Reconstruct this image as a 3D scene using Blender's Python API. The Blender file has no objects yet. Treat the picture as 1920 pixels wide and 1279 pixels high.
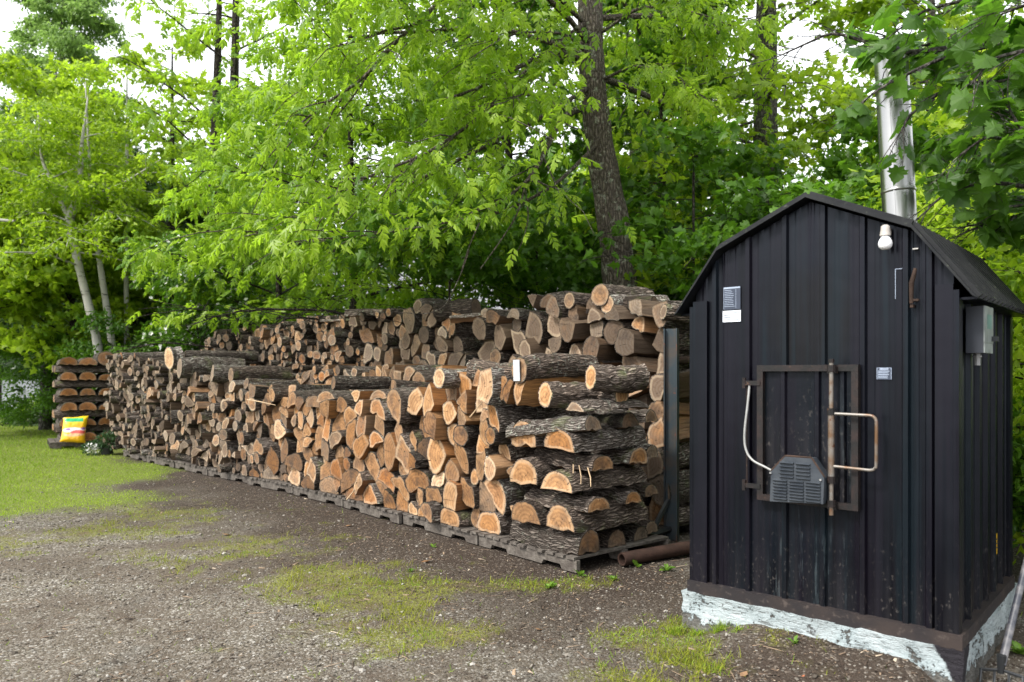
import bpy, math, random
import numpy as np
from mathutils import Vector, noise as mnoise
rng = np.random.default_rng(11)
random.seed(11)
R = math.radians
sc = bpy.context.scene
COL = sc.collection
UP = np.array([0., 0., 1.])

# ------------------------------------------------------------------ helpers
def tag(o, label=None, cat=None, group=None, kind=None):
    if label: o['label'] = label
    if cat: o['category'] = cat
    if group: o['group'] = group
    if kind: o['kind'] = kind
    return o

def link(o, parent=None):
    COL.objects.link(o)
    if parent is not None: o.parent = parent
    return o

def empty(name, loc=(0, 0, 0), rz=0.0):
    o = bpy.data.objects.new(name, None)
    o.empty_display_size = .1
    o.location = loc; o.rotation_euler = (0, 0, rz)
    return link(o)

class MB:
    """collects polygons of one mesh"""
    def __init__(s): s.v = []; s.f = []; s.mi = []; s.n = 0
    def add(s, V, F, mi=0):
        s.v.append(np.asarray(V, float)); b = s.n
        s.f += [tuple(int(i) + b for i in f) for f in F]
        s.mi += list(mi) if hasattr(mi, '__len__') else [mi] * len(F)
        s.n += len(V); return s
    def box(s, lo, hi, mi=0, X=None, O=None):
        """box lo..hi in local axes X (3 rows), origin O"""
        a, b = np.array(lo, float), np.array(hi, float)
        V = np.array([[(a, b)[i][0], (a, b)[j][1], (a, b)[k][2]] for i in (0, 1) for j in (0, 1) for k in (0, 1)])
        if X is not None: V = V @ np.array(X)
        if O is not None: V = V + np.array(O)
        F = [(0, 1, 3, 2), (4, 6, 7, 5), (0, 4, 5, 1), (2, 3, 7, 6), (0, 2, 6, 4), (1, 5, 7, 3)]
        return s.add(V, F, mi)
    def tube(s, P, rad, k=8, mi=0, cap=True):
        P = np.asarray(P, float); n = len(P)
        rad = np.full(n, rad) if np.isscalar(rad) else np.asarray(rad, float)
        T = np.gradient(P, axis=0); T /= np.linalg.norm(T, axis=1)[:, None] + 1e-9
        ref = np.array([.31, .22, .92]) if abs(T[0] @ UP) < .9 else np.array([1., .1, 0.])
        A = np.cross(T, ref); A /= np.linalg.norm(A, axis=1)[:, None] + 1e-9
        B = np.cross(T, A)
        th = np.arange(k) * 2 * math.pi / k
        V = (P[:, None] + rad[:, None, None] * (np.cos(th)[None, :, None] * A[:, None] + np.sin(th)[None, :, None] * B[:, None])).reshape(-1, 3)
        F = [(i * k + j, i * k + (j + 1) % k, (i + 1) * k + (j + 1) % k, (i + 1) * k + j) for i in range(n - 1) for j in range(k)]
        if cap: F += [tuple(range(k))[::-1], tuple(range((n - 1) * k, n * k))]
        return s.add(V, F, mi)
    def lathe(s, prof, c=(0, 0, 0), k=20, mi=0):
        """prof = [(r, z)...]"""
        th = np.arange(k) * 2 * math.pi / k
        V = np.array([[r * math.cos(t) + c[0], r * math.sin(t) + c[1], z + c[2]] for r, z in prof for t in th])
        n = len(prof)
        F = [(i * k + j, i * k + (j + 1) % k, (i + 1) * k + (j + 1) % k, (i + 1) * k + j) for i in range(n - 1) for j in range(k)]
        F += [tuple(range(k))[::-1], tuple(range((n - 1) * k, n * k))]
        return s.add(V, F, mi)
    def prism(s, poly, O, X, Y, depth, mi=0):
        """polygon (in X,Y axes at O) extruded by vector depth"""
        O, X, Y, D = map(lambda q: np.array(q, float), (O, X, Y, depth))
        a = np.array([O + p[0] * X + p[1] * Y for p in poly]); n = len(a)
        V = np.vstack([a, a + D])
        F = [tuple(range(n)), tuple(range(2 * n - 1, n - 1, -1))] + [(i, i + n, (i + 1) % n + n, (i + 1) % n) for i in range(n)]
        return s.add(V, F, mi)
    def build(s, name, mats, parent=None, smooth=None, origin=None):
        me = bpy.data.meshes.new(name)
        V = np.vstack(s.v)
        if origin is not None: V = V - np.array(origin)
        me.from_pydata(V.tolist(), [], s.f)
        for m in (mats if isinstance(mats, (list, tuple)) else [mats]): me.materials.append(m)
        me.polygons.foreach_set('material_index', np.array(s.mi, np.int32))
        if smooth is not None:
            me.polygons.foreach_set('use_smooth', np.ones(len(s.f), bool))
            me.set_sharp_from_angle(angle=R(smooth))
        me.update()
        o = bpy.data.objects.new(name, me)
        if origin is not None: o.location = origin
        return link(o, parent)

def tri_mesh(name, V, T, mat, attrs=None, smooth=False):
    """large triangle mesh from arrays"""
    me = bpy.data.meshes.new(name)
    V = np.ascontiguousarray(V, np.float32); T = np.ascontiguousarray(T, np.int32)
    me.vertices.add(len(V)); me.vertices.foreach_set('co', V.ravel())
    me.loops.add(T.size); me.loops.foreach_set('vertex_index', T.ravel())
    me.polygons.add(len(T))
    me.polygons.foreach_set('loop_start', np.arange(0, T.size, T.shape[1], dtype=np.int32))
    me.polygons.foreach_set('use_smooth', np.full(len(T), smooth))
    for nm, (typ, arr) in (attrs or {}).items():
        a = me.attributes.new(nm, typ, 'POINT')
        a.data.foreach_set('value' if typ == 'FLOAT' else 'color', np.ascontiguousarray(arr, np.float32).ravel())
    me.materials.append(mat)
    me.update(calc_edges=True)
    return me

def scatter(tmplV, tmplT, pos, ax, nr, scale, tint):
    """copies of a template (x along ax, z along nr) as arrays"""
    ax = ax / (np.linalg.norm(ax, axis=1)[:, None] + 1e-9)
    by = np.cross(nr, ax); by /= np.linalg.norm(by, axis=1)[:, None] + 1e-9
    nz = np.cross(ax, by)
    M = np.stack([ax, by, nz], axis=1) * scale[:, None, None]        # n,3,3
    V = np.einsum('tk,nkc->ntc', tmplV, M) + pos[:, None]
    n, t = len(pos), len(tmplV)
    T = (tmplT[None] + (np.arange(n) * t)[:, None, None]).reshape(-1, 3)
    return V.reshape(-1, 3), T, np.repeat(tint, t)

def _h(ix, iy, seed):
    h = (ix * 374761393 + iy * 668265263 + seed * 1274126177) & 0xffffffff
    h = ((h ^ (h >> 13)) * 1274126177) & 0xffffffff
    return ((h ^ (h >> 16)) & 0xffff) / 65535.0
def vnoise(x, y, seed=0):
    x = np.asarray(x, float); y = np.asarray(y, float)
    ix = np.floor(x).astype(np.int64); iy = np.floor(y).astype(np.int64)
    fx = x - ix; fy = y - iy; fx = fx * fx * (3 - 2 * fx); fy = fy * fy * (3 - 2 * fy)
    a, b, c, d = _h(ix, iy, seed), _h(ix + 1, iy, seed), _h(ix, iy + 1, seed), _h(ix + 1, iy + 1, seed)
    return (a + (b - a) * fx) * (1 - fy) + (c + (d - c) * fx) * fy
def fbm(x, y, seed=0, o=4):
    s = 0; a = .5
    for i in range(o): s = s + a * vnoise(x * 2 ** i, y * 2 ** i, seed + i * 7); a *= .5
    return s / (1 - .5 ** o)
def sstep(a, b, x): t = np.clip((x - a) / (b - a), 0, 1); return t * t * (3 - 2 * t)

CAMZ, FPX = 1.5, 1400.0
def pt(px, py, Y): return np.array([(px - 960) / FPX * Y, Y, CAMZ - (py - 700) / FPX * Y])
def gpt(px, py): Y = CAMZ * FPX / (py - 700); return pt(px, py, Y)

# ------------------------------------------------------------------ materials
class NT:
    def __init__(s, name):
        s.m = bpy.data.materials.new(name); s.m.use_nodes = True
        s.t = s.m.node_tree; s.t.nodes.clear()
        s.out = s.n('ShaderNodeOutputMaterial')
    def n(s, typ, **kw):
        x = s.t.nodes.new(typ)
        for k, v in kw.items(): setattr(x, k, v)
        return x
    def l(s, a, b): s.t.links.new(a, b)
    def val(s, sock, v):
        if hasattr(v, 'is_linked') or isinstance(v, bpy.types.NodeSocket): s.l(v, sock)
        elif isinstance(v, (tuple, list)) and len(v) == 3 and sock.type == 'RGBA': sock.default_value = (*v, 1)
        else: sock.default_value = v
    def bsdf(s, color, rough=.7, metal=0., spec=.5, normal=None, surf=True):
        b = s.n('ShaderNodeBsdfPrincipled')
        s.val(b.inputs['Base Color'], color); s.val(b.inputs['Roughness'], rough); s.val(b.inputs['Metallic'], metal)
        s.val(b.inputs['Specular IOR Level'], spec)
        if normal is not None: s.l(normal, b.inputs['Normal'])
        if surf: s.l(b.outputs[0], s.out.inputs[0])
        return b
    def noise(s, vec, scale, detail=4, rough=.55, out=0, dist=0.):
        x = s.n('ShaderNodeTexNoise'); s.l(vec, x.inputs['Vector'])
        x.inputs['Scale'].default_value = scale; x.inputs['Detail'].default_value = detail; x.inputs['Roughness'].default_value = rough; x.inputs['Distortion'].default_value = dist
        return x.outputs[out]
    def vor(s, vec, scale, feature='F1', out='Distance', rand=1.):
        x = s.n('ShaderNodeTexVoronoi', feature=feature); s.l(vec, x.inputs['Vector']); x.inputs['Scale'].default_value = scale
        x.inputs['Randomness'].default_value = rand
        return x.outputs[out]
    def ramp(s, fac, stops, interp='LINEAR'):
        x = s.n('ShaderNodeValToRGB'); s.l(fac, x.inputs[0]); e = x.color_ramp.elements; x.color_ramp.interpolation = interp
        while len(e) < len(stops): e.new(.5)
        for q, (p, c) in zip(e, stops):
            q.position = p; q.color = (*c, 1) if len(c) == 3 else c
        return x.outputs[0]
    def mix(s, fac, a, b, mode='MIX'):
        x = s.n('ShaderNodeMix', data_type='RGBA', blend_type=mode)
        s.val(x.inputs[0], fac); s.val(x.inputs[6], a); s.val(x.inputs[7], b)
        return x.outputs[2]
    def math(s, op, a, b=0., c=None, clamp=False):
        x = s.n('ShaderNodeMath', operation=op, use_clamp=clamp); s.val(x.inputs[0], a); s.val(x.inputs[1], b)
        if c is not None: s.val(x.inputs[2], c)
        return x.outputs[0]
    def mapr(s, v, a, b, c=0., d=1.):
        x = s.n('ShaderNodeMapRange'); s.val(x.inputs[0], v)
        for i, q in enumerate((a, b, c, d)): x.inputs[i + 1].default_value = q
        return x.outputs[0]
    def bump(s, h, strength=.5, dist=.01, normal=None):
        x = s.n('ShaderNodeBump'); s.l(h, x.inputs['Height']); x.inputs['Strength'].default_value = strength; x.inputs['Distance'].default_value = dist
        if normal is not None: s.l(normal, x.inputs['Normal'])
        return x.outputs[0]
    def obj(s): return s.n('ShaderNodeTexCoord').outputs['Object']
    def pos(s): return s.n('ShaderNodeNewGeometry').outputs['Position']
    def uv(s): return s.n('ShaderNodeTexCoord').outputs['UV']
    def attr(s, name, out='Fac'): return s.n('ShaderNodeAttribute', attribute_name=name).outputs[out]
    def scalev(s, vec, sx, sy, sz, off=None):
        x = s.n('ShaderNodeMapping'); s.l(vec, x.inputs[0]); x.inputs['Scale'].default_value = (sx, sy, sz)
        if off is not None: x.inputs['Location'].default_value = off
        return x.outputs[0]
    def sep(s, c):
        x = s.n('ShaderNodeSeparateColor'); s.l(c, x.inputs[0]); return x.outputs

def simple(name, color, rough=.7, metal=0., spec=.5, var=.25, scale=8., bump=.0, bscale=60.):
    t = NT(name); p = t.obj()
    n1 = t.noise(p, scale, 5)
    c = t.mix(t.mapr(n1, .3, .7), tuple(x * (1 - var) for x in color), tuple(min(1, x * (1 + var)) for x in color))
    nm = t.bump(t.noise(p, bscale, 4), bump, .01) if bump else None
    t.bsdf(c, rough, metal, spec, nm)
    return t.m

def leaf_mat(name, dark, light, trans, mixf=.45, rough=.42, spec=.35):
    t = NT(name)
    a = t.attr('tint')
    c = t.mix(a, dark, light)
    b = t.bsdf(c, rough, 0, spec, None, surf=False)
    tr = t.n('ShaderNodeBsdfTranslucent')
    t.l(t.mix(a, tuple(x * .62 for x in trans), trans), tr.inputs[0])
    mx = t.n('ShaderNodeMixShader'); mx.inputs[0].default_value = mixf
    t.l(b.outputs[0], mx.inputs[1]); t.l(tr.outputs[0], mx.inputs[2]); t.l(mx.outputs[0], t.out.inputs[0])
    return t.m

M = {}
# wood: colour attribute wood = (weathering, hue, value)
def wood_mats():
    # sawn end grain, uv = metres from the pith
    t = NT('end_grain'); uv = t.uv(); w = t.sep(t.attr('wood', 'Color'))
    dist = t.n('ShaderNodeVectorMath', operation='LENGTH'); t.l(uv, dist.inputs[0])
    wob = t.noise(uv, 18, 3)
    r = t.math('ADD', t.math('MULTIPLY', dist.outputs['Value'], 190.), t.math('MULTIPLY', wob, 7.))
    rings = t.mapr(t.math('SINE', r), -1, 1)
    fine = t.noise(uv, 140, 4, .7)
    blot = t.noise(uv, 11, 4)
    saw = t.noise(t.scalev(uv, 18, 260, 1), 1.0, 2)
    fresh = t.ramp(w[1], [(0, (.53, .30, .14)), (.3, (.46, .215, .07)), (.55, (.57, .35, .18)), (.75, (.42, .17, .048)), (1, (.62, .43, .26))])
    fresh = t.mix(t.mapr(blot, .35, .68), fresh, t.mix(.55, fresh, (.16, .065, .025)))
    grey = t.ramp(w[1], [(0, (.25, .185, .135)), (.5, (.155, .118, .09)), (1, (.33, .27, .21))])
    c = t.mix(t.mapr(t.math('ADD', w[0], t.math('MULTIPLY', t.math('SUBTRACT', blot, .5), .7)), .25, .75), fresh, grey)
    c = t.mix(t.math('MULTIPLY', rings, .36), c, (.13, .065, .028))
    c = t.mix(t.math('MULTIPLY', t.mapr(fine, .45, .75), .5), c, (.07, .042, .025))
    c = t.mix(t.mapr(saw, .52, .8, 0., .45), c, (.08, .05, .03))
    edge = t.attr('wood', 'Alpha')
    sap = t.mapr(t.math('ADD', edge, t.math('MULTIPLY', t.math('SUBTRACT', blot, .5), .22)), .16, .3, 1, 0)
    c = t.mix(t.math('MULTIPLY', sap, t.mapr(w[2], .2, .8, .1, .6)), c, t.mix(.5, c, (.66, .53, .37)))
    c = t.mix(t.mapr(edge, .0, .07, .6, 0), c, (.09, .06, .04))
    # radial checks
    ang = t.n('ShaderNodeVectorMath', operation='NORMALIZE'); t.l(uv, ang.inputs[0])
    ck = t.vor(ang.outputs[0], 1.9, 'DISTANCE_TO_EDGE')
    ck2 = t.math('MULTIPLY', t.math('LESS_THAN', ck, .024), t.mapr(t.noise(uv, 22, 2), .53, .6))
    c = t.mix(t.math('MULTIPLY', ck2, .75), c, (.035, .022, .015))
    c = t.mix(1., c, t.mix(w[2], (.5, .48, .46), (1.25, 1.24, 1.22)), 'MULTIPLY')
    h = t.math('ADD', t.math('ADD', fine, t.math('MULTIPLY', saw, .8)), t.math('MULTIPLY', ck2, -1.5))
    stain = t.math('MULTIPLY', t.mapr(t.noise(uv, 7.5, 4, .65), .52, .66), t.mapr(w[2], .75, .2))
    c = t.mix(t.math('MULTIPLY', stain, .8), c, (.05, .036, .028))
    t.bsdf(c, .82, 0, .25, t.bump(h, .7, .008)); M['end'] = t.m
    # split faces, uv = (across, along)
    t = NT('split_wood'); uv = t.uv(); w = t.sep(t.attr('wood', 'Color'))
    g = t.noise(t.scalev(uv, 55, 3.2, 1), 1.0, 5, .65)
    g2 = t.noise(t.scalev(uv, 9, 1.2, 1), 1.0, 3)
    fresh = t.ramp(w[1], [(0, (.36, .175, .058)), (.5, (.28, .115, .035)), (1, (.42, .24, .11))])
    grey = t.ramp(w[1], [(0, (.125, .085, .055)), (1, (.18, .13, .09))])
    c = t.mix(t.mapr(t.math('ADD', w[0], t.math('MULTIPLY', t.math('SUBTRACT', g2, .5), .8)), .15, .7), fresh, grey)
    c = t.mix(t.mapr(g, .4, .72, 0., .8), c, (.045, .025, .014))
    c = t.mix(1., c, t.mix(w[2], (.7, .7, .7), (1.15, 1.15, 1.15)), 'MULTIPLY')
    t.bsdf(c, .8, 0, .25, t.bump(g, .9, .014)); M['split'] = t.m
    # bark, uv = (round the log, along it)
    t = NT('bark'); uv = t.uv(); w = t.sep(t.attr('wood', 'Color'))
    wv = t.n('ShaderNodeVectorMath', operation='ADD'); t.l(uv, wv.inputs[0])
    sv = t.n('ShaderNodeVectorMath', operation='SCALE'); t.l(t.noise(uv, 14, 3, .6, out=1), sv.inputs[0]); sv.inputs['Scale'].default_value = .03
    t.l(sv.outputs[0], wv.inputs[1])
    rid = t.vor(t.scalev(wv.outputs[0], 58, 8.5, 1), 1.0, 'DISTANCE_TO_EDGE')
    fis = t.mapr(rid, .0, .3)
    nz = t.noise(uv, 60, 6, .7)
    big = t.noise(uv, 7, 4)
    base = t.ramp(w[1], [(0, (.165, .118, .085)), (.3, (.235, .205, .178)), (.5, (.17, .115, .078)), (.7, (.21, .18, .155)), (1, (.31, .285, .26))])
    c = t.mix(t.mapr(nz, .35, .7), t.mix(.5, base, (.03, .024, .02)), t.mix(.35, base, (.38, .345, .315)))
    c = t.mix(t.math('SUBTRACT', 1., fis), c, (.032, .024, .019))
    lich = t.math('MULTIPLY', t.mapr(t.noise(uv, 30, 5, .75), .53, .62), t.mapr(t.math('ADD', big, t.math('MULTIPLY', w[1], .22)), .58, .72))
    c = t.mix(t.math('MULTIPLY', lich, .75), c, (.36, .39, .33))
    c = t.mix(t.math('MULTIPLY', t.mapr(t.noise(uv, 4.4, 3), .58, .68), .35), c, (.12, .15, .05))
    c = t.mix(1., c, t.mix(t.mapr(w[2], .15, .85), (.5, .47, .44), (1.75, 1.72, 1.7)), 'MULTIPLY')
    h = t.math('ADD', fis, t.math('MULTIPLY', nz, .6))
    t.bsdf(c, .9, 0, .2, t.bump(h, 1., .018)); M['bark'] = t.m
    # white birch bark on round logs
    t = NT('birch_bark_log'); uv = t.uv()
    b = t.noise(t.scalev(uv, 9, 70, 1), 1.0, 3)
    c = t.mix(t.mapr(b, .55, .68), (.36, .335, .30), (.07, .06, .052))
    c = t.mix(t.mapr(t.noise(uv, 8, 4), .45, .62), c, (.2, .17, .14))
    t.bsdf(c, .7, 0, .3, t.bump(b, .3, .004)); M['birchlog'] = t.m
wood_mats()
# ------------------------------------------------------------------ firewood
def gen_profile(kind, r, N=1.0):
    """closed outline about the pith, and which edges carry bark"""
    P, B = [], []
    el = random.uniform(.86, 1.0); ea = random.uniform(0, math.pi); ph = random.uniform(0, 6.28); lob = random.uniform(.01, .05)
    def rad(a): return r * (1 + (el - 1) * math.sin(a - ea) ** 2 + lob * math.sin(2 * a + ph) + .5 * lob * math.sin(5 * a + 2 * ph) + random.uniform(-.012, .012))
    def arc(a0, a1, n):
        for i in range(n):
            a = a0 + (a1 - a0) * i / (n - 1); q = rad(a)
            P.append((q * math.cos(a), q * math.sin(a))); B.append(i < n - 1)
    def cut(p, q, n, j):
        for i in range(1, n):
            t = i / n; d = random.uniform(-j, j) * r
            nx, ny = -(q[1] - p[1]), q[0] - p[0]; L = math.hypot(nx, ny) + 1e-9
            P.append((p[0] + (q[0] - p[0]) * t + nx / L * d, p[1] + (q[1] - p[1]) * t + ny / L * d)); B.append(False)
    if kind == 'round':
        n = max(10, int(20 * N))
        for i in range(n):
            a = i * 2 * math.pi / n; q = rad(a); P.append((q * math.cos(a), q * math.sin(a))); B.append(True)
    elif kind == 'half':
        e = random.uniform(-.22, .12)
        arc(e, math.pi - e * random.uniform(.3, 1.2), max(8, int(15 * N)))
        B[-1] = False; cut(P[-1], P[0], 5, .1)
    elif kind == 'wedge':
        w = random.uniform(1.0, 1.9); off = random.uniform(0, .22)
        arc(math.pi / 2 - w / 2, math.pi / 2 + w / 2, max(6, int(10 * N))); B[-1] = False
        apex = (random.uniform(-.1, .1) * r, off * r)
        a, b = P[-1], P[0]
        cut(a, apex, 3, .05); P.append(apex); B.append(False); cut(apex, b, 3, .05)
    elif kind == 'chunk':
        w = random.uniform(.8, 1.5)
        arc(math.pi / 2 - w / 2, math.pi / 2 + w / 2, max(6, int(9 * N))); B[-1] = False
        a, b = P[-1], P[0]; k = random.uniform(.25, .5)
        c, d = (a[0] * random.uniform(.6, .95), k * r), (b[0] * random.uniform(.6, .95), k * r * random.uniform(.7, 1.2))
        cut(a, c, 2, .04); P.append(c); B.append(False); cut(c, d, 3, .05); P.append(d); B.append(False); cut(d, b, 2, .04)
    elif kind == 'side':
        L = random.uniform(.18, .34)
        for q in ((-L, -r), (L, -r), (L, r), (-L, r)): P.append(q); B.append(True)
    elif kind == 'slab':
        k = random.uniform(.35, .6)
        a0 = math.asin(k); arc(a0, math.pi - a0, max(7, int(11 * N))); B[-1] = False
        cut(P[-1], P[0], 5, .07)
    return np.array(P), np.array(B)

def rot2(P, a):
    c, s = math.cos(a), math.sin(a)
    return P @ np.array([[c, s], [-s, c]])

def log_geo(P, B, X, Z, A, length, wood, rings=5, bend=.012, rough=.004, taper=None):
    """verts about the pith of the visible end; returns body (V,F,mi,UV) and front cap (V,F,mi,UV)"""
    n = len(P); c = P.mean(0)
    taper = random.uniform(-.12, .1) if taper is None else taper
    ys = np.linspace(0, length, rings); b1, b2 = random.uniform(-bend, bend), random.uniform(-bend, bend)
    V = np.zeros((rings, n, 3))
    ph = random.uniform(0, 6)
    for k, y in enumerate(ys):
        t = y / length; q = (P - c) * (1 + taper * t) + c
        q = q + np.array([b1, b2]) * math.sin(t * 3.1) + rng.normal(0, rough if k else rough * .3, (n, 2))
        q = q * (1 + .03 * math.sin(5 * t + ph))
        V[k] = q[:, :1] * X + q[:, 1:] * Z + y * A
    V[0] += A * rng.normal(0, .002, (n, 1)); tiltx, tiltz = random.uniform(-.13, .13), random.uniform(-.13, .13)
    V[0] += A * ((P[:, :1] - c[0]) * tiltx + (P[:, 1:] - c[1]) * tiltz)
    arc = np.concatenate([[0], np.cumsum(np.linalg.norm(np.roll(P, -1, 0) - P, axis=1))])
    ou, ov = random.uniform(0, 40), random.uniform(0, 40)
    F, mi, UV = [], [], []
    flip = np.dot(np.cross(X, Z), A) > 0
    for k in range(rings - 1):
        for i in range(n):
            j = (i + 1) % n
            f = [k * n + i, k * n + j, (k + 1) * n + j, (k + 1) * n + i]
            u = [(arc[i] + ou, ys[k] + ov), (arc[i + 1] + ou, ys[k] + ov), (arc[i + 1] + ou, ys[k + 1] + ov), (arc[i] + ou, ys[k + 1] + ov)]
            if not flip: f.reverse(); u.reverse()
            F.append(f); UV += u; mi.append(0 if B[i] else 1)
    # caps
    ra = random.uniform(0, 6.28); Q = rot2(P, ra)
    def cap(ring, b0, back):
        ins = np.where(B | np.roll(B, 1), .008, .0025)
        d = c - P; L = np.linalg.norm(d, axis=1)[:, None]
        d = d / (L + 1e-9) * np.minimum(ins[:, None], L * .4)
        inner = ring + d[:, :1] * X + d[:, 1:] * Z + (A * rng.normal(0, .0015, (n, 1)))
        cen = ring.mean(0) + A * random.uniform(-.004, .004)
        VV = np.vstack([inner, cen[None]]); Qi = rot2(P + d, ra); Qc = rot2(c[None], ra)[0]
        f2, m2, u2 = [], [], []
        for i in range(n):
            j = (i + 1) % n
            f = [i, j, n + 1 + j, n + 1 + i]; u = [tuple(Qi[i]), tuple(Qi[j]), tuple(Q[j]), tuple(Q[i])]
            g = [i, n, j]; ug = [tuple(Qi[i]), tuple(Qc), tuple(Qi[j])]
            if flip == back: f.reverse(); u.reverse(); g.reverse(); ug.reverse()
            f2 += [f, g]; u2 += u + ug; m2 += [1 if B[i] else 0, 0]
        return np.vstack([VV, ring]), f2, m2, u2
    return (V.reshape(-1, 3), F, mi, UV), cap(V[0], 0, False), cap(V[-1], 0, True)

def build_uv(name, geo, mats, wood, parent=None, origin=(0, 0, 0), smooth=True):
    V, F, mi, UV = geo
    me = bpy.data.meshes.new(name); me.from_pydata(np.asarray(V).tolist(), [], F)
    for m in mats: me.materials.append(m)
    me.polygons.foreach_set('material_index', np.array(mi, np.int32))
    l = me.uv_layers.new(name='UVMap'); l.uv.foreach_set('vector', np.array(UV, np.float32).ravel())
    a = me.attributes.new('wood', 'FLOAT_COLOR', 'POINT')
    w = np.asarray(wood, np.float32)
    if w.ndim == 1: w = np.tile(np.append(w, 1.), (len(V), 1))
    a.data.foreach_set('color', np.ascontiguousarray(w, np.float32).ravel())
    if smooth:
        me.polygons.foreach_set('use_smooth', np.ones(len(F), bool)); me.set_sharp_from_angle(angle=R(38))
    me.update()
    o = bpy.data.objects.new(name, me); o.location = origin
    return link(o, parent)

LOGS = []      # every piece of firewood before it becomes an object
def add_log(P, B, O, X, Z, A, length, wood, stack, kind, size, s, z, vis, name='firewood_log', label=None, birch=False, **kw):
    LOGS.append(dict(P=P, B=B, O=np.array(O, float), X=X, Z=Z, A=A, L=length, w=wood, stack=stack, kind=kind, r=size, s=s, z=z, vis=vis, name=name, label=label, birch=birch, kw=kw))
    return LOGS[-1]

# the line of the stacks on the ground: from the end by the shed away into the distance
PL = np.array([[.50, 5.63], [-2.73, 9.33], [-5.49, 12.0], [-7.85, 14.35], [-9.3, 15.8]])
SEG = np.linalg.norm(np.diff(PL, axis=0), axis=1); CUM = np.concatenate([[0], np.cumsum(SEG)])
def frame(s):
    i = int(np.clip(np.searchsorted(CUM, s) - 1, 0, len(SEG) - 1))
    T0 = (PL[i + 1] - PL[i]) / SEG[i]; P = PL[i] + T0 * (s - CUM[i])
    # blended tangent so the offset rows bend smoothly
    def tan(k): k = min(max(k, 0), len(SEG) - 1); return (PL[k + 1] - PL[k]) / SEG[k]
    mid = CUM[i] + SEG[i] / 2
    if s > mid: t = min(1, (s - mid) / SEG[i]); T = tan(i) * (1 - t * .5) + tan(i + 1) * t * .5
    else: t = min(1, (mid - s) / SEG[i]); T = tan(i) * (1 - t * .5) + tan(i - 1) * t * .5
    T = T / np.linalg.norm(T); Nn = np.array([T[1], -T[0]])
    return np.append(P, 0), np.append(T, 0), np.append(Nn, 0)
def at(s, n, z):
    P, T, N_ = frame(s); return P + N_ * n + UP * z
def rotz(v, a): c, s = math.cos(a), math.sin(a); return np.array([v[0] * c - v[1] * s, v[0] * s + v[1] * c, v[2]])

def dense(P):
    Q = np.roll(P, -1, 0); out = []
    for a, b in zip(P, Q):
        k = max(1, int(np.linalg.norm(b - a) / .004)); t = np.arange(k)[:, None] / k
        out.append(a + (b - a) * t)
    return np.vstack(out)

DX = .01
def pack(s0, s1, z0, top, sampler, emit, limit=4000):
    done = []
    n = int((s1 - s0) / DX); h = np.full(n, z0); S = s0 + (np.arange(n) + .5) * DX
    T = np.array([top(s) for s in S]); cnt = 0; dead = np.zeros(n, bool)
    while cnt < limit:
        d = np.where(dead, -1, T - h); ok = d > .03
        if not ok.any(): break
        low = np.where(ok, h + .11 * vnoise(S * 3.1 + cnt * .37, S * 0 + cnt * .21, 17), 9)
        i0 = int(np.argmin(low)); best = None
        for tr in range(22):
            kind, r, rotm = sampler(S[i0], h[i0])
            if tr > 16: r *= .75
            P, B = gen_profile(kind, r, min(1., .35 + r * 5))
            P = rot2(P, rotm) if kind != 'side' else P
            D = dense(P); wx = D[:, 0]; c = int(i0 + random.uniform(-1., 1.) * r / DX)
            a = int(math.floor(wx.min() / DX)) + c; b = int(math.floor(wx.max() / DX)) + c
            if a < 0: c -= a; b -= a; a = 0
            if b >= n: c -= b - n + 1; a -= b - n + 1; b = n - 1
            if a < 0: continue
            k = np.floor(wx / DX).astype(int) + c - a; k = np.clip(k, 0, b - a)
            lo = np.full(b - a + 1, 9.); np.minimum.at(lo, k, D[:, 1]); up = np.full(b - a + 1, -9.); np.maximum.at(up, k, D[:, 1])
            lo[lo > 8] = 0; up[up < -8] = 0
            z = (h[a:b + 1] - lo).max() - .004
            area = (up - lo).sum(); waste = np.maximum(0, z + lo - h[a:b + 1]).sum()
            over = max(0, (z + up.max()) - T[min(c, n - 1)] - .05)
            cost = waste / area - (.16 if kind == 'half' and s0 > .5 and S[i0] < 5 and abs(rotm) < .9 else 0) + over * 6 + .15 * (z - h[i0]) + random.uniform(0, .08)
            if best is None or cost < best[0]: best = (cost, a, b, c, z, lo, up, P, B, kind, r, over)
        if best is None: dead[i0] = True; continue
        cost, a, b, c, z, lo, up, P, B, kind, r, over = best
        if over > .055: dead[max(0, i0 - 4):i0 + 5] = True; continue
        h[a:b + 1] = np.maximum(h[a:b + 1], z + up)
        done.append([P, B, s0 + (c + .0) * DX, z, kind, r]); cnt += 1
    grow(done, s0, s1, z0, top)
    for q in done: emit(*q)
    return h

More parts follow.
